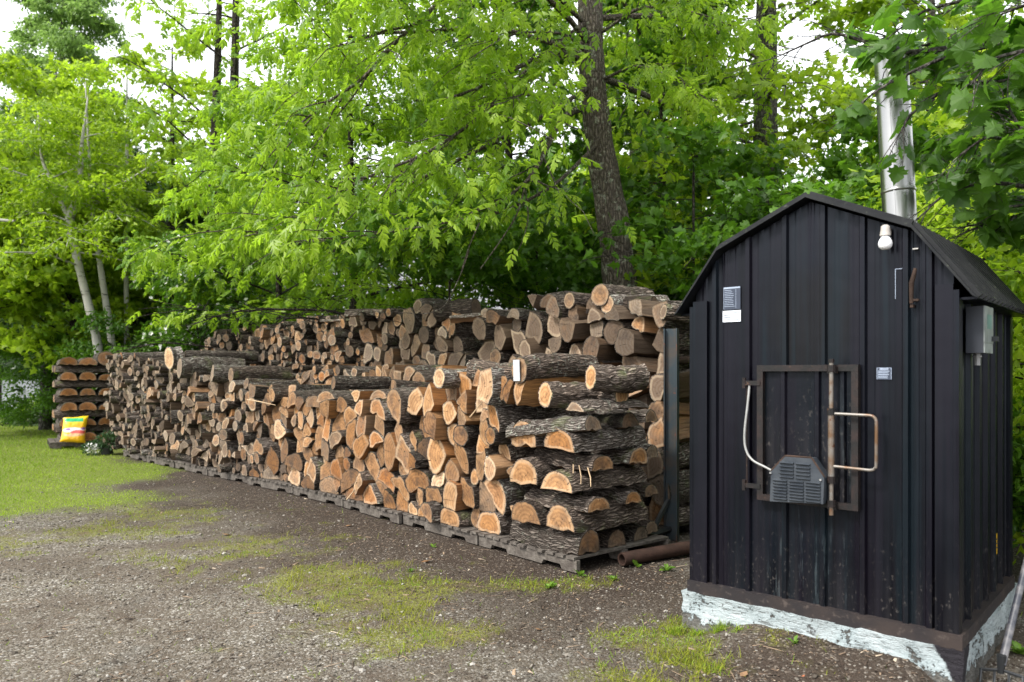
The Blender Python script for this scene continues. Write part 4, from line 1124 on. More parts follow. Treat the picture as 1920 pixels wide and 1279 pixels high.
c = t.mix(t.math('MULTIPLY', k[2], .92), grav, dmp)
mossc = t.mix(t.mapr(fine, .3, .7), (.09, .105, .012), (.26, .27, .03)); mossc = t.mix(t.mapr(mid, .48, .62), mossc, (.13, .10, .035))
c = t.mix(t.math('MULTIPLY', k[1], t.mapr(t.noise(p, 60, 4, .7), .4, .6, .1, .75)), c, mossc)
turf = t.mix(t.mapr(fine, .3, .7), (.06, .095, .015), (.19, .22, .04))
c = t.mix(t.math('MULTIPLY', k[0], t.mapr(fine, .2, .45, .75, .97)), c, turf)
hgt = t.math('SUBTRACT', t.math('MULTIPLY', fine, .7), t.math('MULTIPLY', sD, 1.1))
t.bsdf(c, .92, 0, .2, t.bump(hgt, .7, .012)); M['ground'] = t.m
me = tri_mesh('ground', np.stack([gx, gy, gz], 1), Q, M['ground'], {'cover': ('FLOAT_COLOR', mk)}, True)
tag(link(bpy.data.objects.new('ground', me)), kind='structure')

def in_view(x, y, m=1.06):
    return np.abs(x / y) < .686 * m
def blocked(x, y):
    """under the stacks or the shed"""
    sx, sy = (x - SA[0]) * U[0] + (y - SA[1]) * U[1], (x - SA[0]) * Vd[0] + (y - SA[1]) * Vd[1]
    b = (sx > -.05) & (sx < W + .05) & (sy > -.04) & (sy < D + .1)
    for i in range(4):
        a, c = PL[i], PL[i + 1]; d = (c - a) / SEG[i]; n = np.array([d[1], -d[0]])
        tt = (x - a[0]) * d[0] + (y - a[1]) * d[1]; nn = (x - a[0]) * n[0] + (y - a[1]) * n[1]
        b |= (tt > 0) & (tt < SEG[i]) & (nn > -.03) & (nn < 1.5)
    return b
def sample(n, ya, yb, power=1.6, wide=.74):
    """points in the picture's wedge of ground, denser near the camera"""
    u = rng.random(n); y = (ya ** (2 - power) + u * (yb ** (2 - power) - ya ** (2 - power))) ** (1 / (2 - power)) if power != 2 else ya * (yb / ya) ** u
    x = (rng.random(n) * 2 - 1) * y * wide
    return x, y
# loose stones and chips
x, y = sample(62000, 2.9, 11, 2.3, .86)
ok = ~blocked(x, y); dm = damp_mask(x, y); lw = lawn_mask(x, y); ms = moss_mask(x, y)
pn = fbm(x * 1.7, y * 1.7, 66)
ok &= rng.random(len(x)) < (1 - .6 * dm) * (1 - .95 * lw) * (1 - .75 * ms) * sstep(.25, .6, pn)
x, y = x[ok], y[ok]; n = len(x)
oct_ = np.array([[1, 0, 0], [-1, 0, 0], [0, 1, 0], [0, -1, 0], [0, 0, .7], [0, 0, -.7], [.62, .6, .3], [-.6, .63, .25], [-.62, -.6, .3], [.6, -.62, .22]])
octF = np.array([[0, 6, 4], [6, 2, 4], [2, 7, 4], [7, 1, 4], [1, 8, 4], [8, 3, 4], [3, 9, 4], [9, 0, 4], [6, 0, 5], [2, 6, 5], [7, 2, 5], [1, 7, 5], [8, 1, 5], [3, 8, 5], [9, 3, 5], [0, 9, 5]])
ang = rng.random(n) * 6.28
sz = np.exp(rng.normal(-5.3, .45, n)) * (1 + .05 * (y - 4)); sz = np.clip(sz, .0035, .022)
pos = np.stack([x, y, ground_z(x, y) + sz * .15], 1); dry_ = sstep(.9, -1.4, x)
V, T, tn = scatter(oct_, octF, pos, np.stack([np.cos(ang), np.sin(ang), rng.normal(0, .25, n)], 1), np.stack([rng.normal(0, .3, n), rng.normal(0, .3, n), np.ones(n)], 1), sz, np.clip(rng.random(n) * .97, 0, 1))
V = V + rng.normal(0, .0011, V.shape)
t = NT('loose_stones'); a = t.attr('tint'); p = t.pos()
c = t.ramp(a, [(0, (.04, .032, .024)), (.3, (.10, .087, .07)), (.62, (.17, .152, .128)), (.85, (.24, .222, .192)), (.96, (.35, .33, .295)), (1, (.46, .44, .41))])
t.bsdf(t.mix(t.mapr(t.noise(p, 120, 3), .3, .7, 0, .4), c, (.1, .085, .07)), .85, 0, .25); M['stone'] = t.m
me = tri_mesh('gravel', V, T, M['stone'], {'tint': ('FLOAT', tn)}); tag(link(bpy.data.objects.new('gravel', me)), 'loose gravel and chips strewn over the driveway', 'gravel', kind='stuff')
# bark chips and old leaf bits near the stacks
x, y = sample(34000, 3.3, 11.5, 2.1)
ok = ~blocked(x, y) & (rng.random(len(x)) < .12 + .8 * damp_mask(x, y)) & (lawn_mask(x, y) < .5); x, y = x[ok], y[ok]; n = len(x)
chip = np.array([[-1, -.28, 0], [1, -.2, .05], [.9, .25, 0], [-.8, .3, .08], [0, 0, .16]]); chF = np.array([[0, 1, 4], [1, 2, 4], [2, 3, 4], [3, 0, 4]])
ang = rng.random(n) * 6.28; sz = np.exp(rng.normal(-4.75, .5, n))
V, T, tn = scatter(chip, chF, np.stack([x, y, ground_z(x, y) + .002], 1), np.stack([np.cos(ang), np.sin(ang), rng.normal(0, .15, n)], 1), np.stack([rng.normal(0, .2, n), rng.normal(0, .2, n), np.ones(n)], 1), np.clip(sz, .003, .035), rng.random(n))
m_ = 900; xt, yt = sample(m_, 3.3, 9, 2.1); okt = ~blocked(xt, yt); xt, yt = xt[okt], yt[okt]; m_ = len(xt); an = rng.random(m_) * 6.28
V2, T2, tn2 = scatter(chip * np.array([1, .14, .3]), chF, np.stack([xt, yt, ground_z(xt, yt) + .005], 1), np.stack([np.cos(an), np.sin(an), rng.normal(0, .06, m_)], 1), np.tile(UP, (m_, 1)), rng.uniform(.02, .075, m_), rng.random(m_))
T = np.vstack([T, T2 + len(V)]); V = np.vstack([V, V2]); tn = np.concatenate([tn, tn2])
t = NT('bark_chips'); a = t.attr('tint'); t.bsdf(t.ramp(a, [(0, (.025, .018, .014)), (.5, (.07, .05, .037)), (.8, (.16, .115, .08)), (.95, (.30, .22, .15)), (1, (.5, .42, .32))]), .85, 0, .2)
me = tri_mesh('wood_litter', V, T, t.m, {'tint': ('FLOAT', tn)}); tag(link(bpy.data.objects.new('wood_litter', me)), 'bark chips and splinters on the dark soil before the stacks', 'wood litter', kind='stuff')
# moss and short grass
bladeV = np.array([[0, -.5, 0], [0, .5, 0], [.16, .38, .55], [.16, -.38, .55], [.5, 0, 1.]]); bladeF = np.array([[0, 1, 2], [0, 2, 3], [3, 2, 4]])
def blades(x, y, h, wd, lean=.35, tint=None):
    n = len(x); ang = rng.random(n) * 6.28
    ax = np.stack([np.cos(ang), np.sin(ang), np.zeros(n)], 1); nr = np.tile(UP, (n, 1)) + rng.normal(0, lean, (n, 3)) * np.array([1, 1, .2])
    V, T, tn = scatter(bladeV * np.array([1, 1, 1]), bladeF, np.stack([x, y, ground_z(x, y) - .002], 1), ax, nr, np.ones(n), rng.random(n) if tint is None else tint)
    # per blade height and width
    base = np.repeat(np.stack([x, y, ground_z(x, y) - .002], 1), 5, 0); hh = np.repeat(h, 5)[:, None]
    loc = np.tile(bladeV, (n, 1)); M_ = V - base
    by = np.repeat(np.cross(nr, ax), 5, 0); by /= np.linalg.norm(by, axis=1)[:, None]
    side = (M_ * by).sum(1)[:, None] * by
    V = base + (M_ - side) * hh + side * np.repeat(wd, 5)[:, None]
    return V, T, tn
M['moss'] = leaf_mat('moss', (.11, .13, .014), (.31, .33, .04), (.26, .32, .03), .25, .8, .1)
x, y = sample(165000, 3.0, 10.5, 2.2, .8); mm = moss_mask(x, y); ok = (mm > .08) & (rng.random(len(x)) < mm * 1.1) & ~blocked(x, y) & (lawn_mask(x, y) < .8); x, y = x[ok], y[ok]; n = len(x)
tall = fbm(x * 5, y * 5, 71)
V, T, tn = blades(x, y, np.clip(rng.gamma(3, .0045, n) * (1 + 2.6 * sstep(.52, .72, tall)), .004, .07), rng.uniform(.0022, .005, n), .6, np.clip(fbm(x * 2.5, y * 2.5, 72) + rng.normal(0, .2, n), 0, 1))
me = tri_mesh('moss', V, T, M['moss'], {'tint': ('FLOAT', tn)}); tag(link(bpy.data.objects.new('moss', me)), 'yellow green moss and thin grass in patches on the gravel', 'moss', kind='stuff')
M['grass0'] = leaf_mat('thin_grass', (.09, .17, .012), (.27, .38, .035), (.3, .46, .03), .32, .6, .2)
x, y = sample(90000, 3.3, 9.5, 2.2); mm = moss_mask(x, y) * sstep(.5, .66, fbm(x * 4.2, y * 4.2, 71)); ok = (rng.random(len(x)) < mm * .9 + .006) & ~blocked(x, y) & (lawn_mask(x, y) < .7); x, y = x[ok], y[ok]; n = len(x)
V, T, tn = blades(x, y, rng.gamma(4, .0065, n).clip(.01, .06), rng.uniform(.0025, .0045, n), .75)
me = tri_mesh('thin_grass', V, T, M['grass0'], {'tint': ('FLOAT', tn)}); tag(link(bpy.data.objects.new('thin_grass', me)), 'thin bright grass growing up through the mossy patches of the driveway', 'grass', kind='stuff')
M['grass'] = leaf_mat('grass', (.10, .19, .012), (.31, .41, .035), (.34, .5, .03), .35, .6, .25)
xg, yg = sample(300000, 5.0, 30, 1.7, .98); xg = np.where(xg > 0, xg, xg); lm = lawn_mask(xg, yg)
ok = (rng.random(len(xg)) < lm * .95) & ~blocked(xg, yg) & (xg < -3.3) & (yg < 27); x, y = xg[ok], yg[ok]; n = len(x)
edge = sstep(2.5, .2, BX(y) - x)
V, T, tn = blades(x, y, rng.uniform(.018, .05, n) * (1 + .02 * y) * (1 - .45 * edge), rng.uniform(.004, .008, n) * (1 + .06 * np.maximum(0, y - 6)), .45, np.clip(fbm(x * 1.3, y * 1.3, 77) * .9 + edge * .35 + rng.normal(-.08, .18, n), 0, 1))
me = tri_mesh('lawn_grass', V, T, M['grass'], {'tint': ('FLOAT', tn)}); tag(link(bpy.data.objects.new('grass', me)), 'short green lawn grass beyond the driveway', 'grass', kind='stuff')

# ------------------------------------------------------------------ small plants on the ground
M['weed'] = leaf_mat('weed_leaf', (.06, .14, .015), (.17, .30, .035), (.22, .4, .04), .35)
wl = np.array([[0, 0, 0], [.3, .16, .12], [.65, .2, .2], [1, .02, .1], [.65, -.2, .2], [.3, -.16, .12], [.32, 0, .06], [.66, 0, .13]])
wlF = np.array([[0, 6, 1], [1, 6, 7], [1, 7, 2], [2, 7, 3], [3, 7, 4], [4, 7, 5], [7, 6, 5], [5, 6, 0]])
def weed(c, n, L, name, label, grp=None, up=.5, stem=0.):
    ang = rng.random(n) * 6.28; z = rng.random(n) * stem
    pos = np.stack([np.zeros(n), np.zeros(n), z], 1); ax = np.stack([np.cos(ang), np.sin(ang), rng.uniform(.1, up + .4, n)], 1)
    V, T, tn = scatter(wl, wlF, pos, ax, np.tile(UP, (n, 1)) + rng.normal(0, .2, (n, 3)), L * rng.uniform(.5, 1.1, n), rng.random(n))
    me = tri_mesh(name, V, T, M['weed'], {'tint': ('FLOAT', tn)}, True); o = bpy.data.objects.new(name, me)
    o.location = (c[0], c[1], float(ground_z(np.array([c[0]]), np.array([c[1]]))[0])); link(o)
    return tag(o, label, 'weed', grp)
gw = 'small weeds sprouting from the gravel'
weed(gpt(1088, 1078), 9, .09, 'weed_plant', 'upright broad weed growing against the pallet corner', gw, 1.4)
weed(gpt(1150, 1085), 12, .07, 'weed_plant', 'low leafy weed on the gravel in front of the steel pipe', gw)
weed(gpt(1030, 1100), 14, .08, 'weed_plant', 'spreading weed in the thin grass before the pallet corner', gw)
weed(gpt(1195, 1062), 7, .10, 'weed_plant', 'pale-leaved weed leaning over the open end of the steel pipe', gw, 1.2)
weed(gpt(812, 1024), 8, .06, 'weed_plant', 'tiny weed alone on the dark soil beside the middle pallets', gw)
weed(gpt(770, 1072), 8, .05, 'weed_plant', 'tiny weed on the mossy edge of the dark soil', gw)
weed(gpt(1250, 1070), 10, .08, 'weed_plant', 'weed on the grey gravel midway between pipe and shed', gw)
weed(gpt(1490, 1232), 9, .05, 'weed_plant', 'small bright weed just before the painted base', gw)
weed(gpt(1610, 1243), 9, .06, 'weed_plant', 'bright tuft-like weed before the middle of the painted base', gw)
weed(gpt(1800, 1272), 9, .06, 'weed_plant', 'leafy weed at the foot of the base corner by the fork', gw)
weed((2.75, 4.05, 0), 16, .1, 'weed_plant', 'leafy weed behind the fork handle', gw)
weed((1.75, 6.95, 0), 40, .12, 'wild_seedling', 'green seedling with rounded leaves growing behind the rack post', None, .8, .35)
weed((1.95, 7.2, 0), 40, .12, 'wild_seedling', 'second leafy seedling in the gap between post and shed', None, .8, .3)
# grass tufts by the base
def tuft(c, n, h, label):
    x0, y0 = c[0], c[1]; x = np.clip(rng.normal(0, .022, n), -.05, .05); y = np.clip(rng.normal(0, .02, n), -.045, .045)
    V, T, tn = blades(x + x0, y + y0, rng.uniform(.4, 1, n) * h, rng.uniform(.002, .004, n), .55)
    me = tri_mesh('grass_tuft', V - np.array([x0, y0, 0]), T, M['grass'], {'tint': ('FLOAT', tn)}); o = link(bpy.data.objects.new('grass_tuft', me)); o.location = (x0, y0, 0)
    tag(o, label, 'grass tuft', 'grass tufts by the base')
tuft(gpt(1352, 1186), 130, .075, 'bright grass tuft touching the painted base near its far corner')
tuft(gpt(1265, 1178), 110, .07, 'grass tuft just beyond the outer corner of the painted base')
tuft(gpt(1310, 1182), 80, .05, 'short grass tuft between the two larger tufts by the base')
tuft(gpt(1380, 1200), 60, .04, 'sparse grass tuft on moss before the painted base')
tuft(gpt(1610, 1235), 90, .07, 'grass tuft before the middle of the painted base')
tuft(gpt(1725, 1262), 80, .05, 'thin grass tuft near the dark chipped corner of the base')
# dead leaves and a brick chip
M['deadleaf'] = leaf_mat('dead_leaf', (.16, .085, .04), (.34, .22, .13), (.2, .1, .04), .15, .7, .2)
dl = np.array([[-.5, 0, .05], [-.2, .28, .12], [.15, .33, .06], [.5, .02, .14], [.1, -.3, .1], [-.25, -.24, .02], [0, 0, 0]]); dF = np.array([[0, 1, 6], [1, 2, 6], [2, 3, 6], [3, 4, 6], [4, 5, 6], [5, 0, 6]])
for (a, b, s_, lb_) in ((800, 1054, .09, 'pale dead leaf on the dark soil before the long pallets'), (425, 1001, .09, 'reddish dead leaf on the bare driveway'), (655, 985, .08, 'brown dead leaf near the middle pallets'), (1395, 1262, .06, 'curled dead leaf below the painted base'), (955, 1002, .07, 'dead leaf lying close to the near pallets'), (1010, 1178, .05, 'small dead leaf among grey pebbles in the driveway')):
    c = gpt(a, b); ang = random.uniform(0, 6)
    V, T, tn = scatter(dl, dF, np.zeros((1, 3)), np.array([[math.cos(ang), math.sin(ang), .1]]), np.array([[.1, .1, 1.]]), np.array([s_]), np.array([random.random()]))
    me = tri_mesh('dead_leaf', V, T, M['deadleaf'], {'tint': ('FLOAT', tn)}); o = link(bpy.data.objects.new('dead_leaf', me)); o.location = (c[0], c[1], float(ground_z(c[:1], c[1:2])[0]) + .006); tag(o, lb_, 'dead leaf', 'dead leaves on the driveway')
c = gpt(1508, 1269); b = MB(); b.add(oct_ * np.array([.022, .016, .012]) + rng.normal(0, .001, (10, 3)), octF); o = b.build('brick_chip', simple('brick_red', (.38, .12, .05), .85), None); o.location = (c[0], c[1], .002); tag(o, 'small orange brick chip on the dirt below the painted base', 'brick chip')
M['straw'] = simple('pale_splinter', (.5, .36, .22), .8)
def stick(a, b, r, label, mat=None):
    a, b = np.array(a), np.array(b); q = MB(); q.tube([a, (a + b) / 2 + rng.normal(0, r * 1.5, 3), b], [r, r * .9, r * .5], 6); tag(q.build('splinter', mat or M['straw'], None, 60), label, 'splinter', 'pale splinters stuck among the logs')
stick(at(1.2, -.1, 1.12), at(.92, -.13, 1.32), .006, 'long pale splinter slanting upward across the front stack near the crossed corner')
stick(at(5.9, -.12, 1.15), at(5.1, -.14, 1.1), .007, 'thin pale stick lying across log ends in the middle of the front stack')
stick(at(3.45, -.06, PALT), at(3.2, -.08, .34), .008, 'short pale stake standing on the pallet against the bottom logs')
e0 = PL[0].tolist() + [0]; Pw, T0, N0 = frame(.2)
for q, (ds, dz, L_) in enumerate(((.10, 0, .12), (.04, .0, .16), (-.05, -.01, .14))):
    p_ = np.array(e0) + T0 * ds + N0 * .05 + UP * (.80 + dz); stick(p_, p_ + np.array([.01 * q, -.03, -L_]), .006, ['broken splinter hanging below the splintered log on the corner', 'longest hanging splinter below the splintered corner log', 'splinter hanging beneath the cut end of the splintered corner log'][q])

# ------------------------------------------------------------------ bag of soil, potted plant
c = CR + CX * .25 - CY * .30
bag = empty('soil_bag', (c[0], c[1], .13), CRA - R(6)); tag(bag, 'bright yellow plastic bag of soil leaning on the separate crossed stack', 'bag')
n_ = 22; V, F = [], []
bw, bh = .43, .50
for sgn in (-1, 1):
    for j in range(n_ + 1):
        for i_ in range(n_ + 1):
            a, b_ = i_ / n_ * 2 - 1, j / n_ * 2 - 1
            th_ = .085 * (max(0, 1 - a ** 4) * max(0, 1 - b_ ** 6)) ** .6 * (1.15 - .35 * b_) + .010 * mnoise.noise(Vector((a * 3.5, b_ * 3.5, sgn * 3))) + .007 * mnoise.noise(Vector((a * 9, b_ * 6, sgn * 5)))
            wv = 1 - .06 * (1 - b_ * b_) + .03 * (abs(b_) > .9)
            zz_ = (b_ + 1) / 2 * bh; V.append((a * bw / 2 * wv + .025 * b_ + .012 * mnoise.noise(Vector((b_ * 3, a, 2))), sgn * th_ * .9 + zz_ * .26 - .02, zz_ + .02 * a * b_ + .012 * mnoise.noise(Vector((a * 2.5, b_ * 1.5, 7)))))
m_ = (n_ + 1) ** 2
for sgn in (0, 1):
    for j in range(n_):
        for i_ in range(n_):
            f = [sgn * m_ + j * (n_ + 1) + i_, sgn * m_ + j * (n_ + 1) + i_ + 1, sgn * m_ + (j + 1) * (n_ + 1) + i_ + 1, sgn * m_ + (j + 1) * (n_ + 1) + i_]
            F.append(f if sgn == 0 else f[::-1])
t = NT('printed_plastic_bag'); p = t.obj(); xyz = t.n('ShaderNodeSeparateXYZ'); t.l(p, xyz.inputs[0]); X_, Z_ = xyz.outputs[0], xyz.outputs[2]
c = t.mix(t.mapr(Z_, .42, .3), (.78, .52, .01), (.80, .42, .01))
wn = t.noise(t.scalev(p, 1, .2, 1), 9, 3)
def ell(cx, cz, rx, rz, soft=.25):
    e_ = t.math('ADD', t.math('POWER', t.math('ABSOLUTE', t.math('DIVIDE', t.math('SUBTRACT', X_, cx), rx)), 2.), t.math('POWER', t.math('ABSOLUTE', t.math('DIVIDE', t.math('SUBTRACT', Z_, cz), rz)), 2.))
    return t.mapr(t.math('ADD', e_, t.math('MULTIPLY', t.math('SUBTRACT', wn, .5), 1.4)), 1.0 - soft, 1.0 + soft, 1, 0)
c = t.mix(ell(-.0, .245, .19, .05), c, (.78, .72, .74)); c = t.mix(ell(.06, .20, .13, .045), c, (.72, .12, .10)); c = t.mix(ell(-.1, .26, .045, .022), c, (.35, .2, .5)); c = t.mix(ell(.16, .27, .04, .025), c, (.25, .12, .35)); c = t.mix(ell(0, .15, .17, .03), c, (.75, .42, .22))
gr_ = t.math('MULTIPLY', t.mapr(Z_, .40, .41), t.math('MULTIPLY', t.mapr(Z_, .48, .47), t.mapr(t.math('ABSOLUTE', X_), .165, .155)))
c = t.mix(gr_, c, (.012, .36, .13)); 
t.bsdf(c, .32, 0, .5, t.bump(t.noise(p, 14, 4), .35, .02))
b = MB(); b.add(V, F); b.build('bag_body', t.m, bag, 70)
b = MB(); b.box((-.03, -.03, .42), (.06, -.022, .445), X=[[1, 0, 0], [0, 1, .0], [0, .17, 1]]); b.build('printed_patch', simple('bag_dark_print', (.03, .10, .06), .4), bag)
M['fir'] = leaf_mat('dark_leaf', (.02, .055, .02), (.06, .12, .04), (.06, .14, .03), .25)
c = gpt(192, 852)
pot = empty('potted_plant', (c[0], c[1], 0)); tag(pot, 'dark leafy potted plant with white flowers on the grass before the crossed stack', 'potted plant')
b = MB(); b.lathe([(0, 0), (.09, 0), (.11, .12), (.115, .13), (.1, .13), (.095, .11), (0, .105)], (.08, 0, 0), 18); b.build('pot', simple('black_pot', (.015, .015, .018), .5), pot, 40)
n = 620; q = rng.normal(0, 1, (n, 3)); q /= np.linalg.norm(q, axis=1)[:, None]; pos = q * np.array([.25, .19, .17]) * rng.uniform(.4, 1, n)[:, None] + np.array([.10, 0, .24]); pos[:200] = q[:200] * np.array([.17, .1, .1]) + np.array([-.14, -.03, .11])
V, T, tn = scatter(wl * np.array([1, .8, 1]), wlF, pos, q + rng.normal(0, .4, (n, 3)), np.tile(UP, (n, 1)) + rng.normal(0, .4, (n, 3)), rng.uniform(.05, .1, n), rng.random(n))
link(bpy.data.objects.new('foliage', tri_mesh('foliage', V, T, M['fir'], {'tint': ('FLOAT', tn)})), pot)
n = 110; pos = np.clip(rng.normal(0, 1, (n, 3)), -1.5, 1.5) * np.array([.075, .055, .05]) + np.array([-.15, -.06, .12])
fV = np.array([[0, 0, 0], [1, .5, .2], [.5, 1, .2], [-.6, .9, .2], [-1, .1, .2], [-.6, -.8, .2], [.4, -1, .2]]); fF = np.array([[0, i_, i_ % 6 + 1] for i_ in range(1, 7)])
M['petal'] = leaf_mat('white_petal', (.68, .68, .62), (.82, .82, .8), (.6, .6, .55), .3)
V, T, tn = scatter(fV, fF, pos, rng.normal(0, 1, (n, 3)), np.tile([0, -.7, .7], (n, 1)) + rng.normal(0, .4, (n, 3)), rng.uniform(.012, .022, n), rng.random(n))
link(bpy.data.objects.new('flowers', tri_mesh('flowers', V, T, M['petal'], {'tint': ('FLOAT', tn)})), pot)
# ------------------------------------------------------------------ trees
M['ash'] = leaf_mat('ash_leaf', (.075, .175, .010), (.33, .44, .028), (.46, .74, .04), .5)
M['maple_far'] = leaf_mat('maple_leaf_light', (.085, .18, .010), (.35, .45, .022), (.50, .74, .035), .5)
M['maple_near'] = leaf_mat('maple_leaf_near', (.03, .08, .012), (.08, .16, .02), (.19, .44, .028), .4)  # leaf colour darkened to stand for dense, backlit boughs
M['under'] = leaf_mat('understorey_leaf_shaded', (.032, .09, .008), (.10, .205, .015), (.18, .40, .022), .42)  # deep shade and dark gaps behind the stacks put into the leaf colour
M['hemlock'] = leaf_mat('hemlock_needle', (.02, .05, .012), (.06, .12, .02), (.07, .16, .02), .3)
M['bluegreen'] = leaf_mat('poplar_leaf', (.09, .18, .035), (.24, .36, .09), (.34, .54, .12), .48)
def bark_mat(name, a, b, lich=.4, sc=1.):
    t = NT(name); p = t.obj()
    rid = t.vor(t.scalev(p, 26 * sc, 26 * sc, 7 * sc), 1., 'DISTANCE_TO_EDGE'); n = t.noise(p, 30, 6, .7)
    c = t.mix(t.mapr(n, .35, .7), a, b); c = t.mix(t.mapr(rid, 0, .22, .75, 0), c, tuple(x * .35 for x in a))
    l_ = t.math('MULTIPLY', t.mapr(t.noise(p, 8, 5, .75), .56, .63), lich)
    c = t.mix(l_, c, (.34, .36, .28))
    t.bsdf(c, .9, 0, .2, t.bump(t.math('ADD', t.mapr(rid, 0, .3), t.math('MULTIPLY', n, .5)), 1., .03)); return t.m
M['ashbark'] = bark_mat('ash_tree_bark', (.10, .08, .062), (.23, .195, .165), .85)
M['greybark'] = bark_mat('grey_tree_bark', (.075, .068, .06), (.17, .155, .14), .4)
M['darkbark'] = bark_mat('dark_tree_bark', (.028, .022, .018), (.07, .058, .048), .2)
t = NT('birch_tree_bark'); p = t.obj(); b_ = t.noise(t.scalev(p, 3, 3, 22), 1., 4); n_ = t.noise(p, 6, 4)
c = t.mix(t.mapr(b_, .62, .68), (.36, .345, .32), (.045, .04, .036)); c = t.mix(t.mapr(n_, .55, .68, 0, .6), c, (.28, .25, .22)); t.bsdf(c, .7, 0, .3); M['birch'] = t.m

kite = np.array([[0, 0, 0], [.45, .5, -.12], [1, 0, -.02], [.45, -.5, -.12], [.45, 0, .02]]); kF = np.array([[0, 4, 1], [1, 4, 2], [2, 4, 3], [3, 4, 0]])
kite2 = np.array([[0, 0, 0], [.42, .5, -.14], [1, 0, 0], [.42, -.5, -.14]]); k2F = np.array([[0, 2, 1], [0, 3, 2]])
def compound(leaf, lf, parts):
    V, T, b = [], [], 0
    for (x, y, z, az, dip, L, wd) in parts:
        q = leaf * np.array([L, wd, L]); ca, sa = math.cos(az), math.sin(az); cd, sd = math.cos(dip), math.sin(dip)
        q = np.stack([q[:, 0] * cd + q[:, 2] * sd, q[:, 1], -q[:, 0] * sd + q[:, 2] * cd], 1)
        q = np.stack([q[:, 0] * ca - q[:, 1] * sa, q[:, 0] * sa + q[:, 1] * ca, q[:, 2]], 1)
        V.append(q + np.array([x, y, z])); T.append(lf + b); b += len(leaf)
    return np.vstack(V), np.vstack(T)
def ash_sprig(leaf=kite, lf=kF):
    P = []
    for x in (.38, .66, .9):
        for sg in (1, -1): P.append((x, 0, -.28 * x * x, sg * random.uniform(.7, 1.0), .35 + .35 * x, random.uniform(.38, .48), .2))
    P.append((1.0, 0, -.28, 0, .8, .46, .21))
    return compound(leaf, lf, P)
ASH = ash_sprig(); ASH2 = ash_sprig(kite2, k2F)
random.seed(5)
CLUS = compound(kite2, k2F, [(random.uniform(-.45, .45), random.uniform(-.45, .45), random.uniform(-.28, .28), random.uniform(0, 6.28), random.uniform(-.2, .9), random.uniform(.3, .46), .22) for i in range(9)])
# flat spray of maple like leaves
def star(L, n5=True):
    a = [(-.08, 0), (.05, .36), (.26, .22), (.36, .52), (.55, .24), (1, 0), (.55, -.24), (.36, -.52), (.26, -.22), (.05, -.36)]
    V = np.array([(x * L, y * L, -.10 * abs(y) * L - .06 * x * x * L) for x, y in a] + [(.25 * L, 0, .02 * L)]); n = len(a)
    return V, np.array([[n, (i + 1) % n, i] for i in range(n)])[:, ::-1]
sV, sF = star(1.)
MAPC = compound(sV, sF, [(random.uniform(-.5, .5), random.uniform(-.5, .5), random.uniform(-.2, .2), random.uniform(0, 6.28), random.uniform(0, .9), random.uniform(.4, .55), random.uniform(.4, .55)) for i in range(5)])
HEM = compound(kite2, k2F, [(x, 0, -.2 * x * x, sg * .9, .15, .34 * (1.15 - x), .07) for x in np.linspace(.02, .9, 10) for sg in (1, -1)] + [(.0, 0, 0, 0, .15, 1., .05)])

def curve(p, d, L, n=7, droop=.0, wob=.06, lift=.0):
    """a wandering branch"""
    P = [np.array(p, float)]; d = np.array(d, float) / np.linalg.norm(d); st = L / (n - 1)
    for i in range(n - 1):
        d = d + np.array([random.gauss(0, wob), random.gauss(0, wob), random.gauss(0, wob) - droop * i / n + lift]); d /= np.linalg.norm(d)
        P.append(P[-1] + d * st)
    return np.array(P)
def interp(P, t):
    k = t * (len(P) - 1); i = min(int(k), len(P) - 2); f = k - i
    return P[i] * (1 - f) + P[i + 1] * f, (P[i + 1] - P[i]) / (np.linalg.norm(P[i + 1] - P[i]) + 1e-9)

